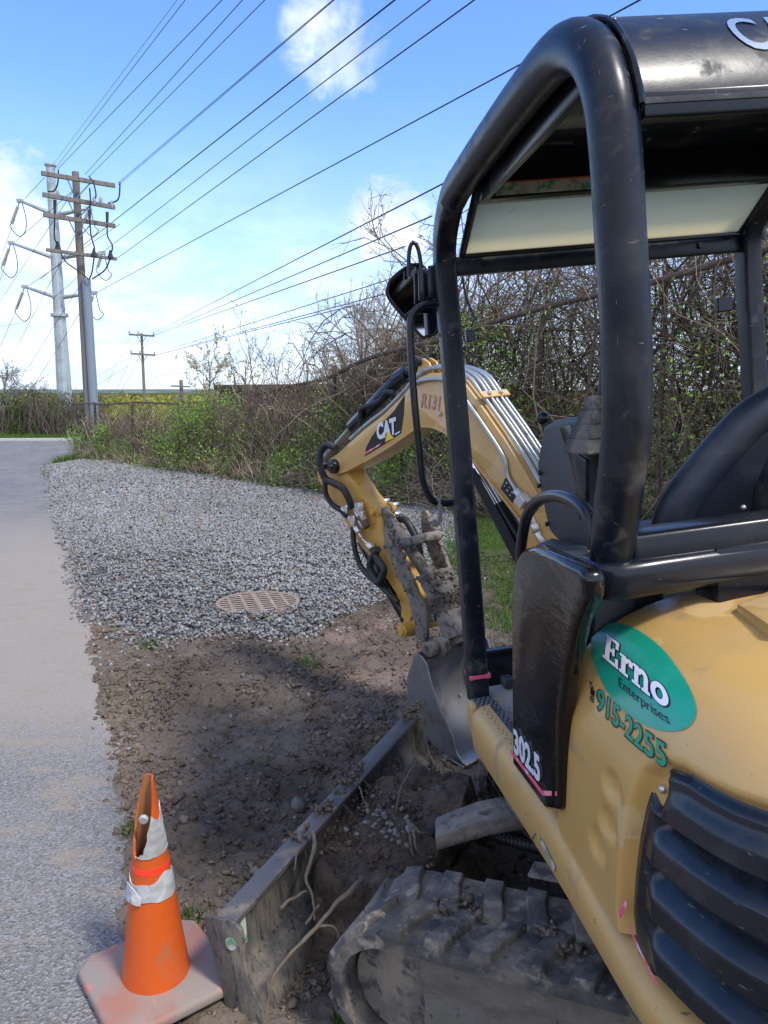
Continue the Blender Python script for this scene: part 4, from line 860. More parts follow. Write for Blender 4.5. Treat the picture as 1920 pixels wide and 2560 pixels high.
mb = MB(.004); mb.poly([(-.13, -.145, 1.30), (-.08, -.15, 1.30), (-.085, -.20, 1.48), (-.105, -.21, 1.50), (-.12, -.17, 1.42)], (0, -.004, 0)); mb.box((-.02, -.16, 1.40), (.06, .02, .035)); mb.box((.0, -.12, 1.24), (.16, .05, .03)); mb.build('seat_bracket', M_blk, seat)
MB().ball((-.14, -.155, 1.375), .008, 2).build('bolt', M_fit, seat)
# ---- undercarriage ------------------------------------------------
TF = [];   # track loop centreline (fwd, z)
fr_, rr_, zt = (.875, .20), (-.83, .20), .205
def loop(rad_out):
    P_ = []
    for k in range(13): a = R_(-90 + 15 * k); P_.append((fr_[0] + rad_out * math.cos(a), fr_[1] + rad_out * math.sin(a)))
    for k in range(1, 16): t_ = k / 16; P_.append((fr_[0] + (rr_[0] - fr_[0]) * t_, fr_[1] + rad_out - .014 * math.sin(PI * t_)))
    for k in range(13): a = R_(90 + 15 * k); P_.append((rr_[0] + rad_out * math.cos(a), rr_[1] + rad_out * math.sin(a)))
    for k in range(1, 16): t_ = k / 16; P_.append((rr_[0] + (fr_[0] - rr_[0]) * t_, rr_[1] - rad_out))
    return P_
def track(side):
    l0, l1 = (.445, .752) if side > 0 else (-.71, -.40)
    O1 = loop(.188); I1 = loop(.155); n = len(O1); mb = MB()
    rows = []
    for k in range(n + 1):
        i = k % n; o, q = O1[i], I1[i]
        mid = ((o[0] + q[0]) / 2, (o[1] + q[1]) / 2)
        rows.append([uc(q[0], l0, q[1]), uc(o[0], l0 + .004, o[1] - 0), uc(o[0], l0 + .02, o[1]), uc(o[0] * 1.0, (l0 + l1) / 2, o[1]), uc(o[0], l1 - .02, o[1]), uc(o[0], l1 - .004, o[1]), uc(q[0], l1, q[1]), uc(q[0], l0, q[1])])
    mb.grid(rows); belt = mb.build('track_belt', M_rub, EX, ang=50, rough=.0015, rsc=30)
    # lugs: slanting raised bars, alternately from either edge
    D = [0]; 
    for k in range(n): a, b = O1[k], O1[(k + 1) % n]; D.append(D[-1] + math.hypot(b[0] - a[0], b[1] - a[1]))
    tot = D[-1]; OO = O1 + [O1[0]]
    def at(s, h):
        s %= tot; f_ = float(np.interp(s, D, [p[0] for p in OO])); z_ = float(np.interp(s, D, [p[1] for p in OO])); e = .012
        f2 = float(np.interp((s + e) % tot, D, [p[0] for p in OO])); z2 = float(np.interp((s + e) % tot, D, [p[1] for p in OO])); d_ = np.array([f2 - f_, z2 - z_]); d_ /= np.linalg.norm(d_) + 1e-9
        return f_ + d_[1] * h, z_ - d_[0] * h
    N = 38; pitch = tot / N; mid = (l0 + l1) / 2; mb = MB()
    for k in range(N):
        for half in (0, 1):
            s0 = (k + .5 * half) * pitch
            la, lb = (l1 - .003, mid - .012) if half == 0 else (l0 + .003, mid + .012)
            # outline along belt (s) by lateral (l): wide at the edge, slanting to a narrower inner end
            prof = [(-.30, 0), (.22, 0), (.30, .35), (.52, .7), (.62, 1.0), (.10, 1.0), (-.05, .62), (-.22, .3)]
            hs = .020
            bot = []; top = []
            for ps, pl_2 in prof:
                l_ = la + (lb - la) * pl_2; s_ = s0 + ps * pitch
                f_, z_ = at(s_, -.004); bot.append(uc(f_, l_, z_)); 
                cs2 = .16; s2 = s0 + (ps + (.15 - ps) * cs2) * pitch; l2 = la + (lb - la) * (pl_2 + (.5 - pl_2) * .10)
                f_, z_ = at(s2, hs * (1 - .25 * pl_2)); top.append(uc(f_, l2, z_))
            a_v = [mb.bm.verts.new(tuple(p)) for p in bot]; b_v = [mb.bm.verts.new(tuple(p)) for p in top]; m_ = len(prof)
            mb.bm.faces.new(b_v)
            for i in range(m_): mb.bm.faces.new((a_v[i], a_v[(i + 1) % m_], b_v[(i + 1) % m_], b_v[i]))
    mb.bev = .004; mb.build('track_lugs', M_rub, belt, ang=50, rough=.002, rsc=35)
    # frame covered in mud, idler wheel, sprocket
    ls = l1 - .035 if side > 0 else l0 + .035; dr_ = -1 if side > 0 else 1
    g = []
    for i in range(60):
        row = []
        for j in range(26):
            f_ = .80 - 1.5 * i / 59; z_ = .03 + .30 * j / 25; nn = mnoise.fractal(Vector((f_ * 9, z_ * 12, side)), 1.0, 2.1, 5) * .014
            cut_ = .035 * max(0, mnoise.noise(Vector((f_ * 4, 3, side)))) ; zz2 = z_ if j < 25 else z_ - .0
            row.append(uc(f_ + .01 * mnoise.noise(Vector((z_ * 22, 1, 1))), ls + nn * -dr_ - (.05 if j > 20 and f_ < .2 else 0) * -dr_ * (j - 20) / 5, zz2))
        g.append(row)
    mb = MB(); mb.grid(g); mb.build('muddy_track_frame', M_mudwall, EX, ang=60)
    mb = MB(.01); mb.box(uc(-.02, (l0 + l1) / 2, .19), (.70, .10, .12), (UF, UL, UZ)); mb.build('track_frame', M_mud, EX)
    idl = MB(.006)
    c1, c2 = uc(fr_[0], ls - .02 * -dr_ * -1 if side < 0 else ls - .03, fr_[1]), uc(fr_[0], (l0 + l1) / 2 - .05 * (1 if side > 0 else -1), fr_[1])
    idl.cyl(c1, c2, .142, 36); idl.build('idler_wheel', M_mud, EX, rough=.002, rsc=20)
    mb = MB(.006); mb.cyl(uc(rr_[0], l0 + .06, rr_[1]), uc(rr_[0], l1 - .05, rr_[1]), .15, 24); mb.build('sprocket', M_mud, EX)
track(1); track(-1)
# mud lumps on top of the near track
rocks_l = []
for f_, l_, s_ in ((.74, .57, .05), (.78, .60, .035), (.68, .59, .03), (.50, .60, .028), (.42, .64, .032), (.30, .63, .026), (.2, .62, .025)):
    for k in range(18): rocks_l.append((uc(f_ + random.gauss(0, s_ * .5), l_ + random.gauss(0, s_ * .5), .388 + random.random() * s_ * .35), .006 + .016 * random.random()))
o = rocks('mud_lumps', np.array([r[0] for r in rocks_l]), np.array([r[1] for r in rocks_l]) * .6, np.array([.12, .10, .08])[None] * (.6 + .7 * RNG.random((len(rocks_l), 1))), M_clod, flat=.7, jit=.4, parent=EX); tag(o, kind='stuff')
mb = MB(.015); mb.box(uc(0, .03, .30), (.34, .44, .07), (UF, UL, UZ)); mb.cyl((0, 0, .36), (0, 0, .47), .30, 32); mb.build('carbody', M_blk, EX)
mb = MB(.012); mb.poly([uc(.60, .42, .40), uc(.1, .44, .41), uc(-.5, .44, .41), uc(-.5, .33, .41), uc(.60, .35, .40)], (0, 0, .012)); mb.build('track_guard', M_mud, EX)
def ucb(f, l, z): l2 = l * 1.075 - .015; return uc(f - .038 - .068 * l2, l2, z)
# blade
BW0, BW1 = -.62, .735
prof_b = [(1.505, .332), (1.435, .332), (1.435, .322), (1.462, .315), (1.462, .18), (1.40, .125), (1.388, .03), (1.395, -.03), (1.44, -.03), (1.475, .02), (1.49, .12), (1.492, .30), (1.505, .322)]
mb = MB(.003, 1); mb.poly([ucb(f_, BW0, z_) for f_, z_ in prof_b], ucb(0, BW1, 0) - ucb(0, BW0, 0)); blade = mb.build('dozer_blade', M_blade, EX, rough=.002, rsc=9)
mb = MB(.004, 2); mb.bar(ucb(1.47, BW0, .336), ucb(1.47, BW1, .336), .075, .012); mb.build('blade_lip', M_lip, blade, rough=.0025, rsc=16)
ep = [(1.53, .350), (1.43, .352), (1.405, .335), (1.40, .30), (1.41, .24), (1.40, .17), (1.37, .10), (1.36, -.04), (1.47, -.04), (1.50, .06), (1.515, .2), (1.535, .31)]
for l_ in (BW1, BW0 - .014):
    mb = MB(.004, 2); mb.poly([ucb(f_, l_, z_) for f_, z_ in ep], UL * .014); e_ = mb.build('blade_end_plate', M_blade, blade)
    if l_ > 0:
        mb = MB(); mb.cyl(ucb(1.445, l_ + .0145, .285), ucb(1.445, l_ + .0165, .285), .0185, 20); mb.build('round_sticker', M_greysticker, e_)
mb = MB(); mb.poly([ucb(1.4605, .72, .30), ucb(1.4605, .66, .30), ucb(1.4605, .665, .225), ucb(1.4605, .72, .225)], -UF * .001); mb.build('worn_label', M_greysticker, blade)
for l_ in (.05, -.12):
    mb = MB(.003, 1); mb.poly([ucb(1.46, l_, .31), ucb(1.30, l_, .15), ucb(1.30, l_, .02), ucb(1.46, l_, .0)], UL * .014); mb.build('blade_rib', M_blade, blade)
mb = MB(.012, 2); a_ = PZ(1082, 2085, .34); b_ = PZ(1275, 2000, .40)
pts = [PZ(1075, 2105, .28), PZ(1072, 2062, .33), PZ(1110, 2025, .36), PZ(1250, 1985, .40), PZ(1265, 2010, .40), PZ(1262, 2050, .34), PZ(1180, 2085, .30)]
w0 = uc(.98, .20, .30); w1 = uc(.45, -.05, .36)
mb.poly([w0 + UZ * -.02, w0 + UZ * .032, w0 * .75 + w1 * .25 + UZ * .062, w1 + UZ * .06, w1 + UZ * .0, w0 * .7 + w1 * .3], -(UL * .8 - UF * .35) * .15); mb.build('blade_arm', M_mud, EX, rough=.0015)
h_ = [PZ(1050, 2095, .24), PZ(1085, 2083, .27), PZ(1140, 2072, .285), PZ(1200, 2078, .27), PZ(1270, 2100, .27), PZ(1350, 2120, .28), PZ(1440, 2130, .3)]
h2 = crm(h_, 16); rad = [.017 + .0035 * (k % 2) for k in range(len(h2))]
MB().tube(h2, rad, 12).build('blade_hose', M_hose, EX)
# ---- boom ----------------------------------------------------------
BW = .085
UP = [(843, 1134), (912, 1072), (960, 1035), (1008, 987), (1025, 966), (1046, 945), (1075, 933), (1110, 934), (1156, 952), (1187, 993), (1221, 1041), (1255, 1090), (1300, 1160), (1345, 1240), (1395, 1330)]
LO = [(1335, 1365), (1297, 1292), (1221, 1196), (1166, 1127), (1135, 1095), (1111, 1079), (1084, 1067), (1056, 1065), (1039, 1072), (980, 1114), (912, 1155), (867, 1179), (840, 1189), (822, 1178), (818, 1160), (826, 1145)]
bo2 = [BP(u, v, -BW) for u, v in UP + LO]
mb = MB(.006, 2); mb.poly([bl(r, z, -BW) for r, z in bo2], BS * 2 * BW); boom = mb.build('boom', M_yel, EX, ang=30)
foot = BP(1365, 1345, -BW)
mb = MB(.01); mb.poly([bl(r, z, -.11) for r, z in [(foot[0] + .10, foot[1] + .12), (foot[0] - .12, foot[1] + .10), (-.12, .62), (-.12, .40), (.14, .40), (.22, .60), (foot[0] + .12, foot[1] - .04)]], BS * .22); mb.build('swing_post', M_yeldirty, EX)
# lower flange line under the boom nose
mb = MB(.002, 1)
for i in range(15, 15 + len(LO) - 6):
    a, b = bo2[i], bo2[i + 1]; mb.bar(bl(a[0], a[1], -BW - .004), bl(b[0], b[1], -BW - .004), .014, .012)
mb.build('boom_flange', M_yel, boom)
# decal plate with the maker's mark
dcl = [(912, 1141), (916, 1118), (930, 1091), (953, 1060), (985, 1028), (1012, 987), (1010, 1035), (1003, 1083), (960, 1112)]
mb = MB(); mb.poly([bl(*BP(u, v, -BW), -BW - .0015) for u, v in dcl], BS * .002); dec = mb.build('maker_decal', M_navy, boom)
A_, B_, T_ = [bl(*BP(u, v, -BW), -BW - .004) for u, v in ((947, 1098), (994, 1082), (945, 1060))]
c_ = bl(*BP(967, 1074, -BW), -BW - .004)
put_text('maker_lettering', 'CAT', planar(c_, (B_ - A_) / 1.95, (T_ - A_) / .72, -BS), M_white, dec, bold=.05, thin=.001)
mb = MB(); mb.poly([bl(*BP(u, v, -BW), -BW - .0058) for u, v in ((965, 1105), (987, 1094), (970, 1078))], BS * .0006); mb.build('triangle_mark', M_ytri, dec)
mb = MB(); mb.poly([bl(*BP(u, v, -BW), -BW - .0045) for u, v in ((915, 1136), (953, 1112), (955, 1107), (916, 1130))], BS * .001); mb.build('pink_line', M_pink, dec)
mb = MB(); mb.poly([bl(*BP(u, v, -BW), -BW - .0045) for u, v in ((989, 1088), (1001, 1081), (1001, 1077), (989, 1084))], BS * .001); mb.build('white_line', M_white, dec)
A_, B_, T_ = [bl(*BP(u, v, -BW), -BW - .002) for u, v in ((1050, 1020), (1104, 1030), (1054, 985))]
put_text('faded_lettering', 'R131', planar((B_ + T_) / 2, (B_ - A_) / 2.2, (T_ - A_) / .72, -BS), M_purple, boom, thin=.001, bold=.02)
lc = [(1264, 1194), (1252, 1221), (1281, 1258), (1295, 1230)]
mb = MB(); mb.poly([bl(*BP(u, v, -BW), -BW - .0015) for u, v in lc], BS * .002); lch = mb.build('lift_chart_label', M_navy, boom)
mb = MB()
for i in range(3):
    for j in range(3):
        u = 1262 + i * 7 + j * 5.5; v = 1210 + i * 12 - j * 7 + 4; q = bl(*BP(u, v, -BW), -BW - .002); mb.cyl(q, q - BS * .0008, .004 + .0015 * ((i + j) % 2), 8)
mb.build('label_marks', pm('pale_print', (.4, .42, .4), rough=.5), lch)
q = bl(*BP(1101, 1034, -BW), -BW); MB(.002, 1).cyl(q, q - BS * .016, .013, 6).build('bolt', M_fit, boom)
# pipes over the boom's back
def offs(pts2, h):
    P_ = np.array(pts2); T2 = np.gradient(P_, axis=0); T2 /= np.linalg.norm(T2, axis=1)[:, None]; N2 = np.stack([-T2[:, 1], T2[:, 0]], 1)
    if N2[len(N2) // 2][1] < 0: N2 = -N2
    return P_ + N2 * h
upr = [BP(u, v, -BW) for u, v in UP]
ups = np.array([p[:2] for p in crm([np.array([a, b, 0.]) for a, b in upr], 5)])
for k, w_ in enumerate((-.062, -.030, .002, .034, .066)):
    h = .024 + .005 * (k % 2)
    pth = offs(ups, h)[2:]
    MB().tube([bl(r, z, w_) for r, z in pth], .0095, 10).build('hydraulic_pipe', M_pipe, boom)
sp_ = [(1030, 960), (1060, 950), (1105, 948), (1140, 965), (1165, 1000), (1200, 1050), (1240, 1110), (1262, 1150), (1268, 1185), (1290, 1225)]
MB().tube([bl(*BP(u, v, -BW - .012), -BW - .012) for u, v in sp_], .0095, 10, smooth=5).build('hydraulic_pipe', M_pipe, boom)
mb = MB(.003, 1); a_ = offs(ups, .038); ic = int(len(ups) * .66); q = a_[ic]; d_ = nrm([ups[ic + 1][0] - ups[ic - 1][0], ups[ic + 1][1] - ups[ic - 1][1]])
ax = (BB * d_[0] + UZ * d_[1], BS, np.cross(BB * d_[0] + UZ * d_[1], BS)); mb.box(bl(q[0], q[1], 0), (.018, .09, .005), ax); cl_ = mb.build('pipe_clamp', M_yel, boom)
for w_ in (-.045, .03): c_ = bl(q[0], q[1], w_); nn = ax[2] if ax[2][2] > 0 else -ax[2]; MB(.002, 1).cyl(c_, c_ + nn * .015, .012, 6).build('bolt', M_fit, cl_)
# hydraulic fittings at the lower end of the single pipe
q0 = bl(*BP(1290, 1225, -.10), -.10); q1 = bl(*BP(1318, 1262, -.11), -.11); q2 = bl(*BP(1345, 1330, -.11), -.11); q3 = bl(*BP(1362, 1362, -.11), -.11)
mb = MB(.003, 1); mb.cyl(q0, q1, .019, 6); mb.bar(q0 * .6 + q1 * .4, q1 * 1.0, .055, .05); mb.cyl(q1, q2, .015, 6); mb.cyl(q1 * .3 + q2 * .7, q2, .024, 6); mb.cyl(q2, q3, .021, 6); mb.build('hydraulic_fitting', M_fit, boom)
# lift cylinder
r0 = bl(*BP(1150, 1105, -.0), -.0); r1 = bl(*BP(1246, 1262, -.0), -.0); r2 = bl(*BP(1345, 1432, -.0), -.0)
cylb = MB(.006).cyl(r1, r2, .043, 24).build('lift_cylinder', M_blk, EX)
MB().cyl(r0, r1, .019, 20).build('cylinder_rod', M_chrome, cylb)
r3 = bl(*BP(1130, 1110, -.10), -.10)
o3 = [bl(*BP(u, v, -.075), -.075) for u, v in ((1165, 1175), (1185, 1170), (1310, 1400), (1290, 1415))]
mb = MB(.003, 1); mb.poly(o3, BS * .008); mb.build('cylinder_guard', M_blk, cylb)
mb = MB(.002, 1); a_ = bl(*BP(1240, 1280, -.05), -.052); b_ = bl(*BP(1262, 1330, -.05), -.055); mb.cyl(a_, b_, .011, 8); mb.cyl(a_ * .6 + b_ * .4, a_ * .3 + b_ * .7, .017, 6); mb.build('cylinder_fitting', M_fit, cylb)
MB().tube([b_, bl(*BP(1285, 1375, -.06), -.06), bl(*BP(1320, 1420, -.05), -.05)], .012, 8).build('cylinder_hose', M_hose, cylb)
# arm (stick) cylinder on top of the boom
c0 = bl(*BP(1060, 905, 0), 0); c1 = bl(*BP(1000, 945, 0), 0); c2 = bl(*BP(880, 1068, 0), 0); c3 = bl(*BP(805, 1152, 0), 0)
mb = MB(.004, 1); mb.poly([bl(*BP(u, v, -.03), -.03) for u, v in ((1040, 935), (1048, 900), (1058, 895), (1072, 905), (1085, 940))], BS * .012); mb.poly([bl(*BP(u, v, -.03), .02) for u, v in ((1040, 935), (1048, 900), (1058, 895), (1072, 905), (1085, 940))], BS * .012); mb.build('cylinder_lug', M_yel, boom)
ac = MB(.005).cyl(c1, c2, .036, 22).build('arm_cylinder', M_blk, EX)
mb = MB(.003, 1); mb.cyl(c0, c1, .024, 14); mb.cyl(c0 - BS * .05, c0 + BS * .05, .018, 14); mb.cyl(c1 + (c0 - c1) * .3, c1 - (c0 - c1) * .1, .04, 18); mb.build('cylinder_end', M_blk, ac)
MB().cyl(c2, c3, .017, 16).build('cylinder_rod', M_steel, ac)
hh = [bl(*BP(u, v, -.05), -.05) for u, v in ((985, 982), (965, 980), (950, 1000), (925, 1012), (903, 1022), (900, 1040), (898, 1062))]
MB().tube(hh, .013, 8, smooth=5).build('hydraulic_hose', M_hose, ac)
# stick
SW = .06
SL = [(793, 1178), (794, 1200), (812, 1225), (840, 1262), (872, 1320), (905, 1370), (938, 1408), (965, 1445), (990, 1485), (1003, 1520), (1000, 1565), (1008, 1590), (1028, 1592), (1040, 1570), (1036, 1520), (1018, 1470), (990, 1415), (962, 1350), (950, 1310), (940, 1275), (925, 1262), (905, 1238), (885, 1205), (868, 1182), (845, 1160), (815, 1158)]
mb = MB(.005, 2); mb.poly([bl(*BP(u, v, -SW), -SW) for u, v in SL], BS * 2 * SW); stick = mb.build('stick', M_yeldirty, EX, ang=30)
for u, v, r_, w_ in ((833, 1166, .040, .115), (798, 1165, .024, .10)):
    mb = MB(.005, 2); c_ = bl(*BP(u, v, -.1), 0); mb.cyl(c_ - BS * w_, c_ + BS * w_, r_, 20); mb.cyl(c_ - BS * (w_ + .008), c_ + BS * (w_ + .008), r_ * .45, 6); mb.build('pivot_pin', M_blk, stick)
mb = MB(.004, 1); c_ = bl(*BP(1012, 1575, -.10), 0); mb.cyl(c_ - BS * .125, c_ + BS * .12, .036, 18); mb.cyl(c_ - BS * .135, c_, .024, 14); mb.build('stick_end_boss', M_yeldirty, stick, rough=.001)
# bucket cylinder on the outside of the stick
b0, b1, b2 = [bl(*BP(u, v, -.03), -.03) for u, v in ((905, 1355), (965, 1450), (1012, 1540))]
bc = MB(.004).cyl(b0, b2, .030, 20).build('bucket_cylinder', M_blk, EX)
mb = MB(.003, 1); mb.cyl(b2, b2 + (b2 - b1) * .12, .034, 16); mb.build('cylinder_cap', M_blk, bc)
# thumb cylinder inside
t0, t1 = bl(*BP(958, 1275, 0), 0), bl(*BP(1075, 1445, 0), 0)
tcy = MB(.004).cyl(t0, t1, .032, 20).build('thumb_cylinder', M_mud, EX)
mb = MB(.003, 1)
for w_ in (-.05, .05): c_ = t0 + BS * w_; mb.cyl(c_ - BS * .012, c_ + BS * .012, .036, 16)
mb.cyl(t0 - BS * .085, t0 + BS * .085, .018, 12); mb.build('pivot_pin', M_yeldirty, tcy)
# hoses and valves down the stick
def hose(px, w_, r_, cor=True, name='hydraulic_hose', mat=None, par=stick, k=14):
    P_ = crm([bl(*BP(u, v, w_), w_) for u, v in px], k); rr2 = [r_ * (1 + (.16 if cor and i % 2 else 0)) for i in range(len(P_))]
    return MB().tube(P_, rr2, 10).build(name, mat or M_hose, par)
hose([(840, 1120), (818, 1112), (803, 1125), (800, 1160), (812, 1195), (835, 1208), (858, 1222), (873, 1250), (880, 1272)], -.115, .018)
hose([(812, 1200), (815, 1235), (832, 1262), (853, 1276), (868, 1290)], -.11, .014)
hose([(882, 1318), (884, 1350), (890, 1385), (905, 1420), (935, 1450), (965, 1478), (995, 1505)], -.10, .014)
hose([(932, 1370), (945, 1400), (960, 1425), (948, 1455), (935, 1445), (925, 1420), (930, 1395), (945, 1372)], -.12, .020, False, k=8)
hose([(990, 1300), (1012, 1300), (1030, 1325), (1045, 1360), (1052, 1400), (1060, 1430)], .10, .020, False)
mb = MB(.003, 1)
for a_, b_, r_ in (((858, 1268), (880, 1305), .013), ((880, 1305), (905, 1345), .012), ((905, 1345), (930, 1370), .010), ((870, 1245), (888, 1275), .013), ((888, 1275), (912, 1312), .016), ((858, 1270), (885, 1262), .014)):
    mb.cyl(bl(*BP(*a_, -.095), -.095), bl(*BP(*b_, -.095), -.095), r_, 6)
for u, v in ((885, 1300), (866, 1278), (897, 1268), (905, 1290)): mb.box(bl(*BP(u, v, -.10), -.10), (.022, .016, .026), (BB, BS, UZ))
for a_, b_ in (((858, 1268), (866, 1282)), ((890, 1318), (898, 1332)), ((920, 1358), (930, 1372)), ((873, 1250), (880, 1262)), ((902, 1300), (912, 1318))): mb.cyl(bl(*BP(*a_, -.10), -.10), bl(*BP(*b_, -.10), -.10), .021, 6)
mb.build('hydraulic_fitting', M_fit, stick)
mb = MB(.003, 1); mb.cyl(bl(*BP(900, 1290, -.1), -.1), bl(*BP(918, 1318, -.1), -.1), .021, 10); mb.build('rusty_coupler', pm('rusty_coupler', (.12, .075, .055), rough=.8), stick)
mb = MB(.002, 1)
for u, v in ((962, 1252), (985, 1262), (975, 1275), (990, 1285)): mb.cyl(bl(*BP(u, v, .08), .07), bl(*BP(u, v, .08), .11), .014, 6)
mb.build('hydraulic_fitting', M_fit, stick)
# thumb: two toothed plates with a cross tube and a muddy web
TH = [(960, 1299), (968, 1297), (977, 1313), (975, 1322), (984, 1328), (981, 1340), (995, 1345), (991, 1360), (1003, 1366), (999, 1378), (1011, 1388), (1008, 1400), (1018, 1412), (1022, 1432), (1030, 1450), (1040, 1478), (1052, 1500), (1063, 1520), (1066, 1560), (1066, 1594), (1056, 1606), (1038, 1588), (1034, 1550), (1014, 1480), (988, 1438), (974, 1395), (960, 1361), (957, 1323)]
for w_ in (-.15, .115):
    mb = MB(.003, 1); mb.poly([bl(*BP(u, v, -.15), w_) for u, v in TH], BS * .022); th = mb.build('thumb_plate', M_mud, EX, rough=.003, rsc=22)
q0 = bl(*BP(1003, 1360, -.13), 0); mb = MB(); mb.cyl(q0 - BS * .14, q0 + BS * .13, .026, 16); mb.build('thumb_cross_tube', M_mud, EX, rough=.003, rsc=25)
wq = [BP(1035, 1440, -.13), BP(1068, 1500, -.13), BP(1070, 1557, -.13)]
g = []
for i in range(24):
    row = []
    for j in range(22):
        t_ = i / 23; r_ = np.interp(t_, [0, .5, 1], [q[0] for q in wq]); z_ = np.interp(t_, [0, .5, 1], [q[1] for q in wq]); w_ = -.13 + .25 * j / 21
        nn = .012 * mnoise.fractal(Vector((t_ * 5, j * .25, 2)), 1.0, 2.1, 5); row.append(bl(r_ - .012 - nn, z_ + nn, w_))
    g.append(row)
mb = MB(); mb.grid(g); web = mb.build('muddy_web', M_mudwall, EX, ang=70)
_cl = []
for i in range(420):
    gi, gj = random.randint(1, 22), random.randint(1, 20)
    if mnoise.noise(Vector((gi * .2, gj * .2, 5))) > -.12: _cl.append((np.array(g[gi][gj]) - BB * .008 + np.array([random.gauss(0, .004) for _ in range(3)]), .003 + .010 * random.random() ** 2))
for w_ in (-.152, .112, .14):
    for i in range(150):
        k_ = random.randint(0, len(TH) - 1); q2 = BP(*TH[k_], -.15); t9 = BP(1010, 1450, -.15); mm = random.random() ** 1.5 * .5
        _cl.append((bl(q2[0] * (1 - mm) + t9[0] * mm, q2[1] * (1 - mm) + t9[1] * mm, w_ + random.gauss(0, .006)), .002 + .006 * random.random() ** 2))
o = rocks('mud_crumbs', np.array([p_[0] for p_ in _cl]), np.array([p_[1] for p_ in _cl]), np.array([.17, .145, .118])[None] * (.5 + .8 * RNG.random((len(_cl), 1))), M_clod, flat=.7, jit=.5, parent=web); tag(o, kind='stuff')
mb = MB(.003, 1); mb.poly([bl(*BP(u, v, -.13), -.10) for u, v in ((1090, 1560), (1075, 1540), (1095, 1600), (1108, 1604))], BS * .20); mb.build('link_plate', M_mud, EX, rough=.002)
# bucket
BK = [(1043, 1632), (1033, 1658), (1022, 1689), (1021, 1741), (1030, 1782), (1051, 1823), (1079, 1859), (1110, 1882), (1146, 1902), (1166, 1913)]
BI = [(1144, 1880), (1136, 1844), (1105, 1777), (1082, 1710), (1069, 1658), (1058, 1640)]
o2 = [BP(u, v, -.215) for u, v in BK]; i2 = [BP(u, v, -.215) for u, v in BI]
osm = [p[:2] for p in crm([np.array([a, b, 0]) for a, b in o2], 5)]
for k, w_ in enumerate((-.225, .215)):
    mb = MB(.003, 1); mb.poly([bl(r, z, w_) for r, z in osm + i2], BS * .010); (mb.build('bucket_side', M_bkt, EX))
mb = MB(); cen = np.mean(np.array(osm + i2), 0)
outer = [[bl(r, z, w_) for r, z in osm] for w_ in np.linspace(-.216, .216, 6)]
inn_ = [[bl(r + (cen[0] - r) * .06, z + (cen[1] - z) * .05, w_) for r, z in osm] for w_ in np.linspace(-.216, .216, 6)]
mb.grid(outer); mb.grid(inn_); mb.grid([[r_[0] for r_ in outer], [r_[0] for r_ in inn_]]); mb.grid([[r_[-1] for r_ in outer], [r_[-1] for r_ in inn_]]); bshell = mb.build('bucket_shell', M_bkt, EX, ang=50)
cu = [BP(1079, 1862, -.215), BP(1166, 1915, -.215)]; mb = MB(.002, 1); mb.bar(bl(cu[0][0], cu[0][1] - .004, -.23), bl(cu[1][0], cu[1][1] - .004, -.23), .012, .012)
mb.poly([bl(cu[1][0] + .06, cu[1][1] + .015, -.225), bl(cu[1][0] - .01, cu[1][1], -.225), bl(cu[1][0] - .01, cu[1][1] + .012, -.225), bl(cu[1][0] + .06, cu[1][1] + .03, -.225)], BS * .45); mb.build('cutting_edge', M_steel, bshell)
put_text('embossed_mark', 'URA', planar(bl(*BP(1062, 1762, -.22), -.2262), (BB * -.3 - UZ * .95) * -.03 * 1.0 + BB * -.03, (UZ * .3 + BB * -.05) * .1, -BS), M_mud, bshell, thin=.0006)
top = BP(1065, 1640, -.215)
mb = MB(.006, 2)
for w_ in (-.13, .09): mb.poly([bl(*BP(u, v, -.13), w_) for u, v in ((1050, 1610), (1060, 1598), (1095, 1592), (1112, 1602), (1118, 1625), (1110, 1640), (1070, 1650), (1048, 1645))], BS * .03)
mb.build('bucket_ear', M_mud, bshell, rough=.003, rsc=20)
hp = bl(*BP(1082, 1620, -.15), 0); mb = MB(.006, 2); mb.cyl(hp - BS * .19, hp - BS * .13, .038, 18); mb.cyl(hp - BS * .12, hp - BS * .095, .045, 18); mb.cyl(hp - BS * .1, hp + BS * .17, .024, 16); mb.cyl(hp + BS * .13, hp + BS * .19, .042, 16); mb.build('bucket_pin', M_mud, bshell, rough=.003, rsc=25)
MB(.0).cyl(bl(*BP(1148, 1740, 0), .0), bl(*BP(1148, 1740, 0), .005), .012, 14).build('drain_hole', M_greysticker, bshell)

# ================================================================== FENCE, THICKET, SHRUBS
FA = G(190, 1140)[:2]; FB = G(1000, 1258)[:2]; FD = nrm(FB - FA); FN = np.array([-FD[1], FD[0]])      # FN points away from the camera side
if FN @ np.array([1, 1]) < 0: FN = -FN
def fp(s, n=0.0): return FA + FD * s + FN * n
SMAX = 27.0
railpx = [(190, 1010), (340, 1008), (490, 1006), (700, 965), (900, 915), (1040, 874), (1280, 806), (1625, 716), (1920, 642), (2050, 610)]
rs_, rz_ = [], []
for u, v in railpx:
    r = pixdir(u, v); # intersection with the vertical fence plane
    t_ = (FA @ FN) / (r[0] * FN[0] + r[1] * FN[1]); q = C0 + r * t_; rs_.append((q[:2] - FA) @ FD); rz_.append(q[2])
def railz(s): return float(np.interp(s, rs_, rz_))
fence = empty('chain_link_fence', (*FA, 0)); tag(fence, 'rusty chain link fence with thin leaning posts overgrown by vines', 'fence')
fl = lambda p: np.array([p[0] - FA[0], p[1] - FA[1], p[2]])
P_ = [fl((*fp(s, -.28 * float(sstep(11, 13, s)) + .35 * float(sstep(3.5, 5, s) * sstep(12, 10.5, s))), railz(s) + .02 * math.sin(s * 2.1))) for s in np.arange(0, SMAX - 3, .4)]
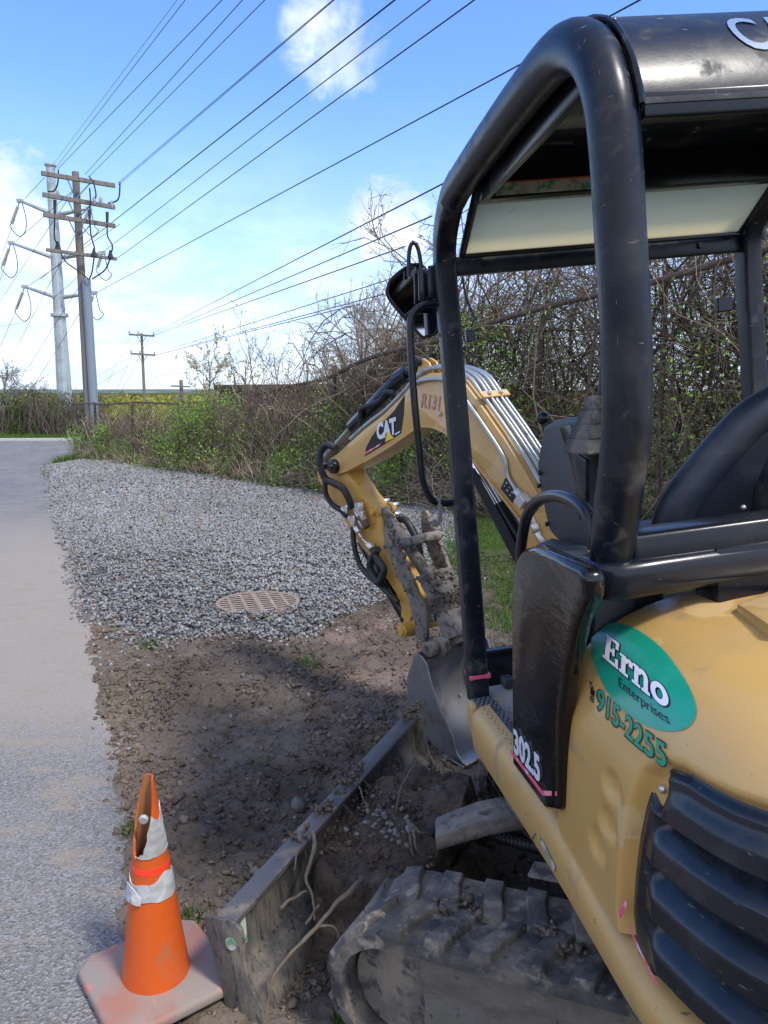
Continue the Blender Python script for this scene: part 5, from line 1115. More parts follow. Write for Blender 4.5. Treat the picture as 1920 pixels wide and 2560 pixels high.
MB().tube(P_, [.022 + .014 * float(sstep(9, 12, s)) for s in np.arange(0, SMAX - 3, .4)], 8).build('top_rail', M_fence, fence, rough=.01, rsc=3)
for i, s in enumerate([0, 1.45, 3.6, 6.2, 8.9, 11.4, 13.7, 15.6, 17.4, 19.2, 21, 23]):
    p = fp(s); gz_ = float(gz(np.array(p[0]), np.array(p[1]))); ln = (.0, .02, .10, .28, -.1, .05, 0, .08, -.05, 0, .03, 0)[i]
    top = railz(s) + (.05 if i < 4 else .12)
    MB().tube([fl((*p, gz_ - .1)), fl((*(p + FD * ln), top))], .035 if i else .045, 8).build('fence_post', M_fence, fence, rough=.008, rsc=4)
# mesh wires, each diagonal a thin strand
DI = []
for s in np.arange(-2, SMAX - 4, .11):
    for d_ in (1, -1):
        s1 = s + d_ * 1.5; ss = np.linspace(s, s1, 4); 
        if min(ss) < 0 or max(ss) > SMAX - 4: continue
        tt = np.linspace(0.03, 1, 4); DI.append([[*(fp(a)), (railz(a)) * t_] for a, t_ in zip(ss, tt)])
DI = np.array(DI) - np.array([FA[0], FA[1], 0]); o = strands('chain_mesh', DI, np.full(len(DI), .0035), np.tile([.10, .085, .075], (len(DI), 1)), M_bark, parent=fence, taper=False); tag(o, kind='stuff')
# --- thicket of bare vines; height profile by s
hs = [(0, 1.25), (2, 1.35), (4.5, 1.5), (6.5, 1.65), (8, 1.85), (10, 2.1), (11.5, 2.35), (12.8, 2.8), (14, 3.3), (15.5, 3.65), (18, 3.9), (21, 4.0), (27, 4.3)]
def hedge_h(s): return np.interp(s, [a for a, b in hs], [b for a, b in hs])
def vines(name, n, s0, s1, rad, k=11, up=.9, wander=.5, zlo=0., zhi=1., depth=(-.15, .75), lab=None, dark=1.0, Lr=(.5, 1.6)):
    s = RNG.uniform(s0, s1, n); H = hedge_h(s); z0 = H * (zlo + (zhi - zlo) * RNG.random(n)); nn = RNG.uniform(depth[0], depth[1], n); L = RNG.uniform(*Lr, n) * np.clip(H / 2, .6, 1.6)
    th = RNG.normal(0, wander, n); P = np.zeros((n, k, 3)); st = L / (k - 1)
    xs = s.copy(); zs = z0.copy(); ns = nn.copy(); vx = np.sin(th); vz = up * np.cos(th); vn_ = RNG.normal(0, .25, n)
    for i in range(k):
        q = FA[None] + FD[None] * xs[:, None] + FN[None] * ns[:, None]; P[:, i, 0] = q[:, 0]; P[:, i, 1] = q[:, 1]; P[:, i, 2] = zs + gz(q[:, 0], q[:, 1])
        vx = vx + RNG.normal(0, .55, n); vn_ = vn_ + RNG.normal(0, .25, n) - .3 * (ns - np.mean(depth)); Hn = hedge_h(xs) * (1.0 + .10 * np.sin(xs * 2.3) + .07 * np.sin(xs * 5.1)); vz = vz + RNG.normal(0, .35, n) - 1.2 * (zs > Hn) - .0
        l = np.sqrt(vx ** 2 + vn_ ** 2 + vz ** 2) + 1e-6; xs = xs + vx / l * st; ns = ns + vn_ / l * st; zs = np.maximum(zs + vz / l * st, .02)
    base = np.array([[.16, .115, .08], [.21, .165, .12], [.10, .072, .05], [.26, .215, .16]])[RNG.integers(0, 4, n)] * 1.45 * (.6 + .8 * RNG.random((n, 1))) * dark
    o = strands(name, P, RNG.uniform(rad[0], rad[1], n) , base, M_bark); 
    if lab: tag(o, lab, 'vine thicket', kind='stuff')
    return P
vines('vine_thicket', 3300, .2, 12.5, (.003, .008), zlo=0, zhi=.7, lab='dense tangle of bare brown vines climbing the left stretch of the fence', Lr=(.5, 1.3))
vines('vine_thicket', 6500, 11.5, SMAX - 3.5, (.0025, .0075), zlo=.0, zhi=.85, lab='tall grey brown bramble tangle behind the excavator', Lr=(.6, 1.9), wander=1.3, dark=.95)
vines('vine_stems', 260, .3, 12.5, (.008, .022), zlo=0, zhi=.06, up=2.2, wander=.25, lab='upright woody vine stems along the left fence', Lr=(1.3, 2.0), depth=(-.05, .5))
vines('vine_stems', 420, 11.5, SMAX - 3.5, (.008, .026), zlo=0, zhi=.5, up=1.6, wander=.5, lab='thick woody stems inside the tall bramble tangle', Lr=(1.6, 3.0), dark=.62)
vines('dry_brush', 2200, .2, 17, (.002, .0045), zlo=0, zhi=.12, up=.7, wander=.8, depth=(-.45, .1), lab='pale dead stalks leaning out at the foot of the fence', Lr=(.35, .8), dark=1.7)
# --- leaves
def leaves(name, C, size, colr, parent=None, mat=None):
    n = len(C); a = RNG.normal(size=(n, 3)); a /= np.linalg.norm(a, axis=1)[:, None]; b = np.cross(a, RNG.normal(size=(n, 3))); b /= np.linalg.norm(b, axis=1)[:, None]
    s_ = size[:, None]; V = np.stack([C - a * s_, C + b * s_ * .45, C + a * s_, C - b * s_ * .45], 1).reshape(-1, 3); Fq = np.arange(4 * n).reshape(n, 4)
    return np_mesh(name, V, Fq, mat or M_leaf, np.repeat(colr, 4, 0), parent)
def lcol(n, base, v=.7): return np.clip(np.array(base)[None] * (1 - v / 2 + v * RNG.random((n, 1))) * (1 + .3 * (RNG.random((n, 3)) - .5)), .005, 1)
# sparse leaf buds all through the thicket
for s0, s1, n, b_, sz, lab in ((.2, 12.5, 9000, (.36, .40, .10), .022, 'young green leaf buds scattered over the left fence vines'), (11.5, SMAX - 3.5, 11000, (.30, .42, .08), .019, 'fresh green leaflets scattered through the tall brambles')):
    s = RNG.uniform(s0, s1, n); H = hedge_h(s); z = H * (.1 + .95 * RNG.random(n)); k = RNG.random(n) < sstep(-.1, .22, fbm(s * .9, z * 1.7, 4)); s, z = s[k], z[k]; n = len(s); nn = RNG.uniform(-.2, .7, n)
    q = FA[None] + FD[None] * s[:, None] + FN[None] * nn[:, None]; C = np.stack([q[:, 0], q[:, 1], z + gz(q[:, 0], q[:, 1])], 1) + RNG.normal(0, .03, (n, 3))
    o = leaves('leaf_buds', C, sz * (.6 + .8 * RNG.random(n)), lcol(n, b_)); tag(o, lab, 'leaves', kind='stuff')
def shrub(name, s, n_, hgt, wid_, cnt, base, lab, grp, lsz=.026, zc=.0, stems=14, cat='shrub'):
    p = fp(s, n_); g0 = float(gz(np.array(p[0]), np.array(p[1]))); root = empty(name, (p[0], p[1], g0)); tag(root, lab, cat, grp)
    ncl = max(6, int(cnt / 60)); cc_ = np.stack([RNG.normal(0, wid_ * .42, ncl), RNG.normal(0, wid_ * .3, ncl), zc + (hgt - zc) * (RNG.random(ncl) ** .8)], 1); cc_[:, :2] *= (1.15 - .75 * cc_[:, 2:3] / hgt)
    idx = RNG.integers(0, ncl, cnt); C = cc_[idx] + RNG.normal(0, 1, (cnt, 3)) * np.array([.13, .13, .12]) * (wid_ / .5) ** .4; C[:, 2] = np.maximum(C[:, 2], .02)
    tint_ = (.75 + .5 * RNG.random(ncl))[idx][:, None]
    leaves('foliage', C, lsz * (.6 + .8 * RNG.random(cnt)), lcol(cnt, base) * tint_, root)
    P = []
    for i in range(stems):
        t_ = cc_[RNG.integers(0, ncl)]; a = np.array([t_[0] * .25, t_[1] * .25, 0]); m_ = (a + t_) / 2 + RNG.normal(0, .06, 3); P.append([a, a * .5 + m_ * .5 + RNG.normal(0, .03, 3), m_, m_ * .5 + t_ * .5 + RNG.normal(0, .03, 3), t_])
    strands('stems', np.array(P), np.full(stems, .008), np.tile([.14, .11, .08], (stems, 1)), M_bark, parent=root)
    return root
def s_of(u):   # fence parameter seen at picture column u
    r = pixdir(u, 1150); t_ = (FA @ FN) / (r[0] * FN[0] + r[1] * FN[1]); return ((C0 + r * t_)[:2] - FA) @ FD
grp = 'green shrubs at the foot of the fence'
for u, h_, w_, cnt, lab in ((215, .8, .55, 700, 'leftmost low green shrub at the fence corner post'), (281, .95, .45, 700, 'green bush on the fence just right of the corner'), (345, .55, .5, 350, 'small low green bush under the leaning fence post'), (412, .8, .6, 500, 'thin green bush left of the blossoming sapling'), (475, 1.35, .7, 1300, 'bright green bush under the pinkish sapling'), (530, 1.55, .8, 1500, 'large bright green bush, tallest on the left part of the fence'), (605, 1.75, .7, 800, 'airy green climber between two thick vine trunks'), (735, .7, .45, 600, 'low green sprout at the gravel edge left of the boom tip'), (790, 1.2, .6, 420, 'sparse green climber between the low sprout and the boom tip'), (855, 1.6, .6, 700, 'loose green climber above the boom tip'), (1022, 1.1, .55, 1300, 'bright green bush seen under the bend of the boom'), (1200, 2.7, 1.1, 1300, 'leafy green climber behind the control console'), (1290, 2.3, 1.0, 1100, 'leafy green climber seen between the canopy posts'), (1400, 2.8, 1.0, 450, 'thin leafy climber high behind the rear canopy post'), (1560, .9, .8, 900, 'low green growth behind the seat'), (1700, 2.6, 1.1, 350, 'scattered green climber left of the right canopy post'), (1905, 2.4, .9, 700, 'green leaves at the far right of the brambles')):
    shrub('shrub', s_of(u), -.18, h_, w_, int(cnt * 1.35), (.22, .35, .07), lab, grp)
# low weeds band along the foot of the fence
n = 5200; s = RNG.uniform(0, 15, n); k = RNG.random(n) < sstep(-.05, .2, fbm(s * 1.3 + 7, s * 0 + 3, 3)); s = s[k]; n = len(s); nn = RNG.normal(-.28, .14, n); q = FA[None] + FD[None] * s[:, None] + FN[None] * nn[:, None]
o = leaves('ground_cover', np.stack([q[:, 0], q[:, 1], .02 + np.abs(RNG.normal(0, .09, n))], 1), .022 * (.6 + .8 * RNG.random(n)), lcol(n, (.09, .15, .03))); tag(o, 'low leafy ground cover along the gravel edge', 'ground cover', kind='stuff')
# --- branching plants (saplings, bare trees)
def branch_tree(name, base, hgt, lab, cat, grp, spread=.45, n1=12, n2=7, n3=6, r0=.03, col_=(.20, .165, .14), leafn=0, leafc=(.3, .2, .1), lsz=.03, lean=0., trunk_up=.25, seed=1, lean_y=0.):
    R2 = np.random.default_rng(seed); root = empty(name, base); tag(root, lab, cat, grp); up = np.array([lean, lean_y, 1.]); tips = []
    K = 7; tr = [np.array([0, 0, 0.])]
    for i in range(10): tr.append(tr[-1] + nrm(up + R2.normal(0, .12, 3)) * hgt * .085)
    MB().tube(tr, [r0, r0 * .35], 7).build('trunk', M_root if col_[0] < .3 else M_wood, root)
    lv = []; 
    def grow(p, d, L, r, k=7):
        pts = [p]; 
        for i in range(k - 1): d = nrm(d + R2.normal(0, .22, 3) + np.array([0, 0, .05])); pts.append(pts[-1] + d * L / (k - 1))
        lv.append((pts, r)); return pts, d
    for i in range(n1):
        t_ = trunk_up + (1 - trunk_up) * i / n1; p = tr[min(10, int(t_ * 10))]; a = R2.random() * 6.283; el = .35 + .7 * R2.random()
        d = np.array([math.cos(a) * spread * 2, math.sin(a) * spread * 2, el]); pts, d = grow(p, nrm(d), hgt * (.5 - .25 * t_) * (.7 + .6 * R2.random()), r0 * .4)
        for j in range(n2):
            q = pts[R2.integers(2, 7)]; p2, d2 = grow(q, nrm(d + R2.normal(0, .55, 3)), hgt * .16 * (.6 + .8 * R2.random()), r0 * .2)
            for l in range(n3): p3, d3 = grow(p2[R2.integers(1, 7)], nrm(d2 + R2.normal(0, .6, 3)), hgt * .07 * (.5 + R2.random()), r0 * .11); tips += p3[2:]
            tips += p2[3:]
    P = np.array([a for a, b in lv]); rr = np.array([b for a, b in lv]); strands('crown', P, rr, np.array(col_)[None] * (.6 + .7 * R2.random((len(rr), 1))), M_bark, parent=root)
    if leafn and tips:
        T = np.array(tips); C = T[R2.integers(0, len(T), leafn)] + R2.normal(0, .02, (leafn, 3)); leaves('leaves', C, lsz * (.6 + .8 * R2.random(leafn)), lcol(leafn, leafc), root)
    return root
def tb(u, n_): p = fp(s_of(u), n_); return (p[0], p[1], 0.)
branch_tree('sapling', tb(470, .5), 2.95, 'young sapling with pinkish leaves rising above the fence', 'sapling', 'saplings behind the fence', .16, 14, 4, 2, .03, leafn=1500, leafc=(.55, .48, .22), lsz=.028, seed=3)
branch_tree('sapling', tb(512, .8), 2.5, 'thin pinkish sapling right of the blossoming one', 'sapling', 'saplings behind the fence', .16, 10, 4, 2, .025, leafn=700, leafc=(.50, .46, .18), lsz=.026, seed=4)
for i, (u, h_, lab, sd_) in enumerate(((553, 2.9, 'bare upright sapling left of the two tallest', 21), (584, 3.2, 'tallest bare sapling over the left fence', 22), (640, 3.0, 'bare wispy sapling beside the tallest one', 23), (705, 2.9, 'bare sapling in front of the far bare tree', 24), (760, 2.7, 'short bare sapling above the gravel far edge', 25))):
    branch_tree('bare_sapling', tb(u, .6), h_, lab, 'sapling', 'bare saplings behind the fence', .18, 12, 4, 3, .022, col_=(.24, .19, .16), leafn=260, leafc=(.22, .26, .07), lsz=.018, seed=sd_)
def far(u, Y, z=0.): q = AY(u, 1000, Y); return (q[0], q[1], z)
branch_tree('bare_tree', far(893, 24, -.4), 5.0, 'broad grey bare tree beyond the fence left of the mirror', 'tree', 'bare trees beyond the fence', .5, 22, 9, 7, .085, col_=(.46, .42, .40), leafn=2500, leafc=(.24, .24, .16), lsz=.028, seed=6)
branch_tree('bare_tree', far(1020, 22, -.4), 5.2, 'bare tree whose twigs show behind the mirror', 'tree', 'bare trees beyond the fence', .5, 18, 9, 7, .08, col_=(.38, .35, .31), leafn=2500, leafc=(.22, .28, .08), lsz=.026, seed=8)
branch_tree('bare_tree', far(1130, 13, 0), 5.2, 'leggy bare tree with buds poking above the mirror', 'tree', 'bare trees beyond the fence', .32, 14, 6, 4, .05, col_=(.22, .18, .15), leafn=900, leafc=(.2, .28, .08), lsz=.018, seed=9)
for i, (u, Y, h_, lab) in enumerate(((1330, 26, 4.9, 'hazy budding tree behind the canopy opening'), (1500, 30, 5.6, 'greenish budding tree beyond the brambles behind the lever console'), (1900, 15, 5.4, 'budding tree at the right edge behind the right handrail'))):
    branch_tree('budding_tree', far(u, Y, -.4), h_, lab, 'tree', 'budding trees beyond the brambles', .5, 16, 8, 5, .06, col_=(.25, .22, .19), leafn=3500, leafc=(.24, .30, .10), lsz=.04, seed=40 + i)
branch_tree('bare_tree', far(10, 33, 0), 3.1, 'bare twiggy tree at the left edge above the far bushes', 'tree', 'bare trees beyond the road', .5, 18, 8, 6, .06, col_=(.30, .27, .25), leafn=900, leafc=(.25, .28, .12), lsz=.03, seed=12)
branch_tree('bare_tree', far(70, 34, 0), 2.3, 'lower bare tree between the left edge and the steel pole', 'tree', 'bare trees beyond the road', .5, 16, 7, 5, .05, col_=(.30, .27, .25), leafn=900, leafc=(.25, .28, .12), lsz=.03, seed=13)
# bushes beyond the road
def bush(u, Y, h_, w_, cnt, base, lab, lsz=.05, zc=0., grp='bushes beyond the road', bare=160, dz=0.):
    p = far(u, Y, dz); root = empty('bush', p); tag(root, lab, 'bush', grp)
    ncl = max(8, cnt // 70); cc_ = np.stack([RNG.uniform(-1, 1, ncl) * w_ / 2, RNG.uniform(-.5, .5, ncl) * w_ * .6, h_ * (.1 + .85 * RNG.random(ncl))], 1)
    idx = RNG.integers(0, ncl, cnt); C = cc_[idx] + RNG.normal(0, .16, (cnt, 3)); C[:, 2] = np.abs(C[:, 2]); leaves('foliage', C, lsz * (.6 + .8 * RNG.random(cnt)), lcol(cnt, base) * (.6 + .7 * RNG.random(ncl))[idx][:, None], root)
    P = []
    for i in range(bare):
        t_ = np.array([RNG.uniform(-.5, .5) * w_, RNG.uniform(-.3, .3) * w_, h_ * (.5 + .65 * RNG.random())]); a = np.array([t_[0] * .8, t_[1] * .8, 0]); P.append([a, a * .66 + t_ * .33 + RNG.normal(0, .12, 3), a * .33 + t_ * .66 + RNG.normal(0, .12, 3), t_])
    strands('stems', np.array(P), np.full(bare, .012), np.array([.22, .185, .15])[None] * (.5 + .8 * RNG.random((bare, 1))), M_bark, parent=root)
for u, Y, h_, w_, cnt, base, lab in ((5, 32, 1.6, 2.6, 2200, (.07, .13, .025), 'dark green bush at the left edge beyond the road'), (50, 33, 1.75, 2.4, 2000, (.10, .16, .03), 'green bush beyond the road under the low bare tree'), (92, 32.5, 1.5, 2.0, 1500, (.08, .13, .03), 'bush beyond the road left of the steel pole'), (130, 32, 1.9, 2.2, 900, (.14, .15, .06), 'brownish thin bush at the foot of the steel pole'), (170, 31.5, 1.7, 2.0, 1100, (.10, .12, .04), 'brownish green bush between the steel pole and the fence corner'), (205, 34, 1.7, 2.2, 900, (.14, .14, .05), 'thin bush behind the fence corner post')):
    bush(u, Y, h_, w_, cnt, base, lab)
# scrub of the open field: yellow-green, uncountable
n = 26000; Yf = 34 + 230 * RNG.random(n) ** 1.6; Xf = Yf * RNG.uniform(-.62, .62, n); k = (Yf > 34) & (fbm(Xf * .05, Yf * .05, 3) > -.12); Xf, Yf = Xf[k], Yf[k]; n = len(Xf)
gh = ground_h(Xf, Yf); hh_ = np.abs(RNG.normal(0, 1, n)) * (.5 + .004 * Yf); cl = lcol(n, (.34, .31, .055)) ; gk = RNG.random(n) < .35; cl[gk] = lcol(int(gk.sum()), (.14, .18, .05))
o = leaves('field_scrub', np.stack([Xf, Yf, gh + np.minimum(hh_, 2.2)], 1), (.10 + .0022 * Yf) * (.6 + .8 * RNG.random(n)), cl); tag(o, 'yellow green scrub covering the open field', 'scrub', kind='stuff')
n = 26000; s = RNG.uniform(1.5, SMAX - 2, n); nn = RNG.uniform(2.0, 7.0, n); q = FA[None] + FD[None] * s[:, None] + FN[None] * nn[:, None]
o = leaves('undergrowth', np.stack([q[:, 0], q[:, 1], gz(q[:, 0], q[:, 1]) + np.abs(RNG.normal(0, .55 + .35 * sstep(8, 12, s), n))], 1), .045 * (.6 + .8 * RNG.random(n)), lcol(n, (.22, .28, .06))); tag(o, 'light green undergrowth glimpsed behind the brambles', 'undergrowth', kind='stuff')
# low building behind the thicket
b0 = AY(545, 962, 34); b1 = AY(830, 955, 31); bd = empty('low_building', (b0[0], b0[1], -.5)); tag(bd, 'low dark flat roofed building hidden behind the fence vines', 'building')
e_ = np.array([b1[0] - b0[0], b1[1] - b0[1], 0]); n_ = nrm(np.array([-e_[1], e_[0], 0])); zt_ = b0[2] + .5
MB().poly([np.zeros(3), e_, e_ + n_ * 6, n_ * 6], (0, 0, zt_ - .25)).build('wall', M_bldg, bd)
MB(.02).poly([-n_ * .3 + [0, 0, zt_ - .25], e_ - n_ * .3 + [0, 0, zt_ - .25], e_ + n_ * 6.3 + [0, 0, zt_ - .25], n_ * 6.3 + [0, 0, zt_ - .25]], (0, 0, .25)).build('roof', M_bldg, bd)
# ================================================================== SOIL HEAP BEHIND THE BLADE, ROOTS
def mheap(name, lab, cen, rx, ry, hgt, ang, seed, steep=.35, wall=0.0, nx=110, ny=90):
    g = []; ca, sa = math.cos(ang), math.sin(ang)
    for i in range(nx + 1):
        row = []
        for j in range(ny + 1):
            a = -1.25 + 2.5 * i / nx; b = -1.25 + 2.5 * j / ny; r_ = (abs(a) ** 2.6 + abs(b) ** 2.6) ** (1 / 2.6); w_ = 1 + .16 * mnoise.noise(Vector((a * 2, b * 2, seed)))
            h_ = float(sstep(1.0 * w_, (1.0 - steep) * w_, np.array(r_))); x = a * rx; y = b * ry; px_, py_ = cen[0] + x * ca - y * sa, cen[1] + x * sa + y * ca
            nz = mnoise.fractal(Vector((px_ * 5, py_ * 5, seed)), 1.0, 2.1, 6); base_ = float(soil_h(np.array([px_]), np.array([py_]))[0])
            dxy = mnoise.noise_vector(Vector((px_ * 11, py_ * 11, seed + h_ * 3))) * (.035 * h_ * (1 - h_) * 4 + .006)
            row.append((px_ + dxy.x, py_ + dxy.y, base_ - .03 + (hgt + .05 * nz) * h_ + .012 * nz))
        g.append(row)
    mb = MB(); mb.grid(g); o = mb.build(name, M_dirt, None, ang=75); tag(o, lab, 'soil heap', kind='stuff'); return o
mc_ = wor(uc(1.22, .045, .0)); fwang = math.atan2((X_ * UF[0] + F_ * UF[1])[1], (X_ * UF[0] + F_ * UF[1])[0])
mheap('soil_heap', 'dark clod of dug soil heaped between the blade and the crawler track', mc_[:2], .25, .50, .31, fwang, 4, steep=.22)
mc2 = wor(uc(1.05, .02, 0)); mheap('soil_heap', 'low soil ridge behind the blade arm', mc2[:2], .22, .25, .20, fwang, 9, steep=.6)
mc3 = wor(uc(1.42, -.45, 0)); mheap('soil_heap', 'small soil pile against the far end of the blade', mc3[:2], .10, .16, .13, fwang, 12, steep=.8)
# clods and pebbles on the heap
n = 1800; a = RNG.normal(0, .16, n); b = RNG.normal(0, .24, n); k = (np.abs(a) < .24) & (np.abs(b) < .36); a, b = a[k], b[k]
C = np.array([wor(uc(1.22 + i, -.03 + j, .25)) for i, j in zip(a, b)]); C[:, 2] = .232 + .02 * RNG.random(len(C)) + float(mc_[2]) * .5; S = .003 + .008 * RNG.random(len(C)) ** 2
o = rocks('soil_clods', C, S, np.array([.12, .092, .07])[None] * (.5 + .8 * RNG.random((len(C), 1))), M_clod); tag(o, 'crumbs of soil on top of the dug heap', 'soil clods', kind='stuff')
pc = G(968, 2055, .27)
C = np.stack([pc[0] + RNG.normal(0, .05, 70), pc[1] + RNG.normal(0, .075, 70), .262 + .022 * RNG.random(70)], 1); S = .006 + .008 * RNG.random(70)
g_ = .09 + .12 * RNG.random(70); o = rocks('pebbles', C, S, np.stack([g_, g_ * .96, g_ * .9], 1), M_stone); tag(o, 'cluster of pale pebbles on top of the soil heap', 'pebbles', kind='stuff')
for u, v, r_, lab, sd_ in ((745, 2005, .034, 'fist sized pale grey stone lying in front of the blade', 1), (905, 1945, .016, 'small rounded stone near the blade lip', 2), (640, 2160, .02, 'small dark stone in the soil left of the blade', 3), (1028, 2012, .012, 'small white pebble behind the blade', 4)):
    c_ = G(u, v, .03); o = rocks('stone', np.array([[0, 0, 0.]]), np.array([r_]), np.array([[.14, .135, .125]]), M_stone, flat=.75, jit=.5); o.location = (c_[0], c_[1], float(soil_h(np.array([c_[0]]), np.array([c_[1]]))[0]) + r_ * .3); tag(o, lab, 'stone', 'stones on the dug soil')
def root_(px, rad, lab, sub=None):
    pts = [G(u, v, Y) for u, v, Y in px]; o = MB().tube(pts, [q * .68 for q in rad], 8, smooth=6).build('root', M_root, None, rough=.004, rsc=28); tag(o, lab, 'root', 'roots hanging from the soil heap')
def AYr(u, v, Y): return AY(u, v, Y)
Yb = lambda u, v: 2.35
root_([(905, 2195, .29), (880, 2225, .285), (840, 2260, .26), (800, 2310, .23), (740, 2370, .19), (690, 2430, .15), (672, 2500, .10), (664, 2575, .04)], [.012, .010, .0085, .006, .004], 'longest thick root sloping from the heap down across the blade')
root_([(782, 2080, .30), (786, 2115, .29), (772, 2170, .27), (765, 2200, .25), (780, 2240, .22), (784, 2300, .18)], [.008, .010, .008, .006, .004], 'knobbly root hanging straight down beside the blade lip')
root_([(800, 2315, .225), (835, 2318, .22), (850, 2350, .18), (858, 2385, .14)], [.006, .004, .003], 'thin forked root off the longest root')
root_([(765, 2310, .19), (785, 2280, .21), (800, 2262, .22)], [.006, .005], 'short stub root over the dark hollow')
root_([(745, 2120, .31), (740, 2150, .30), (736, 2175, .28)], [.0035, .003], 'thin root fibre under the blade lip')
root_([(1020, 2050, .29), (1035, 2085, .28), (1040, 2120, .25), (1058, 2140, .22), (1085, 2155, .2)], [.009, .007, .006, .004], 'pale root spreading from the heap toward the blade arm')
root_([(1030, 2062, .29), (1050, 2080, .28), (1075, 2085, .26)], [.007, .006, .004], 'short pale root under the blade arm')
root_([(1025, 2085, .28), (1030, 2130, .24), (1045, 2152, .21)], [.006, .004], 'short root beneath the pale spreading root')
root_([(990, 2030, .30), (1003, 1970, .34), (1030, 1920, .38), (1060, 1900, .40), (1082, 1876, .44)], [.004, .0035, .0025], 'thin dark twig rising from the heap against the blade end')
root_([(898, 1965, .36), (908, 1995, .34), (922, 2028, .31)], [.0035, .003], 'pale broken twig leaning over the blade lip')
root_([(700, 2272, .28), (730, 2247, .28), (765, 2228, .26)], [.007, .006], 'short muddy root at the left of the hollow')
# mud clinging on the blade lip
pts = []
for l_, sd_, n_ in ((-.04, .05, 90), (.17, .04, 60), (-.64, .045, 120), (.33, .02, 25)):
    for i in range(n_): pts.append((ucb(1.47 + random.gauss(0, .018), l_ + random.gauss(0, sd_), .345 + .02 * random.random()), .003 + .010 * random.random() ** 2.5))
o = rocks('mud_crumbs', np.array([p[0] for p in pts]), np.array([p[1] for p in pts]), np.array([.13, .105, .082])[None] * (.6 + .7 * RNG.random((len(pts), 1))), M_clod, flat=.7, jit=.4, parent=blade); tag(o, kind='stuff')

# ================================================================== POLES AND WIRES
def H0(q): return np.array([q[0], q[1], q[2]])
def pole_thing(name, u, Y, lab, cat, vbot=1015):
    b = AY(u, vbot, Y); r = empty(name, (b[0], b[1], -1.0)); tag(r, lab, cat); return r, np.array([b[0], b[1], -1.0])
def loc_(org): return lambda u, v, Y: AY(u, v, Y) - org
# wooden riser pole
YP = 31.0; wp, wo_ = pole_thing('wooden_utility_pole', 222, YP, 'weathered wooden utility pole with four crossarms behind the fence corner', 'utility pole'); L_ = loc_(wo_)
top = L_(204, 430, YP); MB().tube([np.array([0, 0, 0]), np.array([0, 0, top[2] * .5]), np.array([0, 0, top[2]])], [.20, .13], 14, smooth=3).build('pole', M_wood, wp)
zt_ = top[2]
def armz(v, Y=YP): return L_(210, v, Y)[2]
arms = [((110, 437), (292, 468)), ((113, 490), (292, 522)), ((115, 540), (293, 568)), ((122, 627), (296, 650))]
AD = None
for i, ((u0, v0), (u1, v1)) in enumerate(arms):
    # a level arm: same height, right end farther away
    zc_ = (AY(u0, v0, YP - .9)[2] + AY(u1, v1, YP + .9)[2]) / 2
    tl = (zc_ - CAMH) / pixdir(u0, v0)[2]; tr_ = (zc_ - CAMH) / pixdir(u1, v1)[2]; a = C0 + pixdir(u0, v0) * tl - wo_; b = C0 + pixdir(u1, v1) * tr_ - wo_
    if i == 0: print('arm', a, b)
    a2 = np.array([a[0], -1.0 + (-.25), a[2]]); b2 = np.array([b[0], .8 - .25, b[2]])
    # keep picture columns while fixing the depths
    ra, rb = pixdir(u0, v0), pixdir(u1, v1); a2 = AY(u0, v0, YP - 1.1) - wo_; b2 = AY(u1, v1, YP + .7) - wo_; zz_m = (a2[2] + b2[2]) / 2
    off_ = np.array([0, -.22, 0]); ar_ = MB(.01, 1).bar(a2 + off_, b2 + off_, .11, .16 if i < 3 else .12).build('crossarm', M_wood, wp)
    if i < 3:
        m_ = (a2 + b2) / 2; pc_ = np.array([0, -.12, m_[2] - .62])
        for t_ in (.33, .67): q = a2 * (1 - t_) + b2 * t_ + off_; MB().bar(q, pc_, .025, .04).build('brace', M_galv, ar_)
for u, v in ((236, 505), (252, 505), (280, 515), (145, 490)):
    c_ = L_(u, v, YP - .4); MB(.003, 1).tube([c_ + [0, 0, .22], c_ + [0, 0, .1], c_ - [0, 0, .12]], [.03, .07, .05], 8).build('insulator', M_ins, wp)
for u, v0, v1 in ((224, 525, 548), (268, 530, 556), (137, 500, 535)):
    MB().tube([L_(u, v0, YP - .5), L_(u, v1, YP - .5)], [.06, .05], 8).build('cable_switch', M_plas, wp)
cb = [[(224, 470), (226, 500), (224, 530)], [(224, 550), (228, 590), (236, 620), (235, 640)], [(268, 560), (269, 590), (281, 615), (276, 640)], [(137, 535), (136, 590), (143, 612)], [(235, 645), (230, 680), (223, 698)], [(276, 645), (262, 675), (230, 698)], [(148, 624), (165, 655), (200, 680), (221, 698)], [(146, 425), (144, 460), (134, 478), (120, 478)], [(300, 456), (298, 490), (290, 503), (270, 508)], [(222, 440), (234, 458), (240, 490), (232, 497)]]
for p in cb: MB().tube([L_(u, v, YP - .42) for u, v in p], .028, 6, smooth=6).build('cable', M_wire, wp)
for u, v in ((235, 632), (276, 636), (144, 614)): c_ = L_(u, v, YP - .42); MB().cyl(c_ + [0, 0, .16], c_ - [0, 0, .14], .03, 8, .12).build('cable_cone', M_wire, wp)
cdt = L_(224, 700, YP - .35); cx_ = L_(233, 1000, YP - .30)
MB().cyl(np.array([.28, -.16, 0]), np.array([.24, -.16, armz(700)]), .17, 16).build('conduit', M_cond, wp)
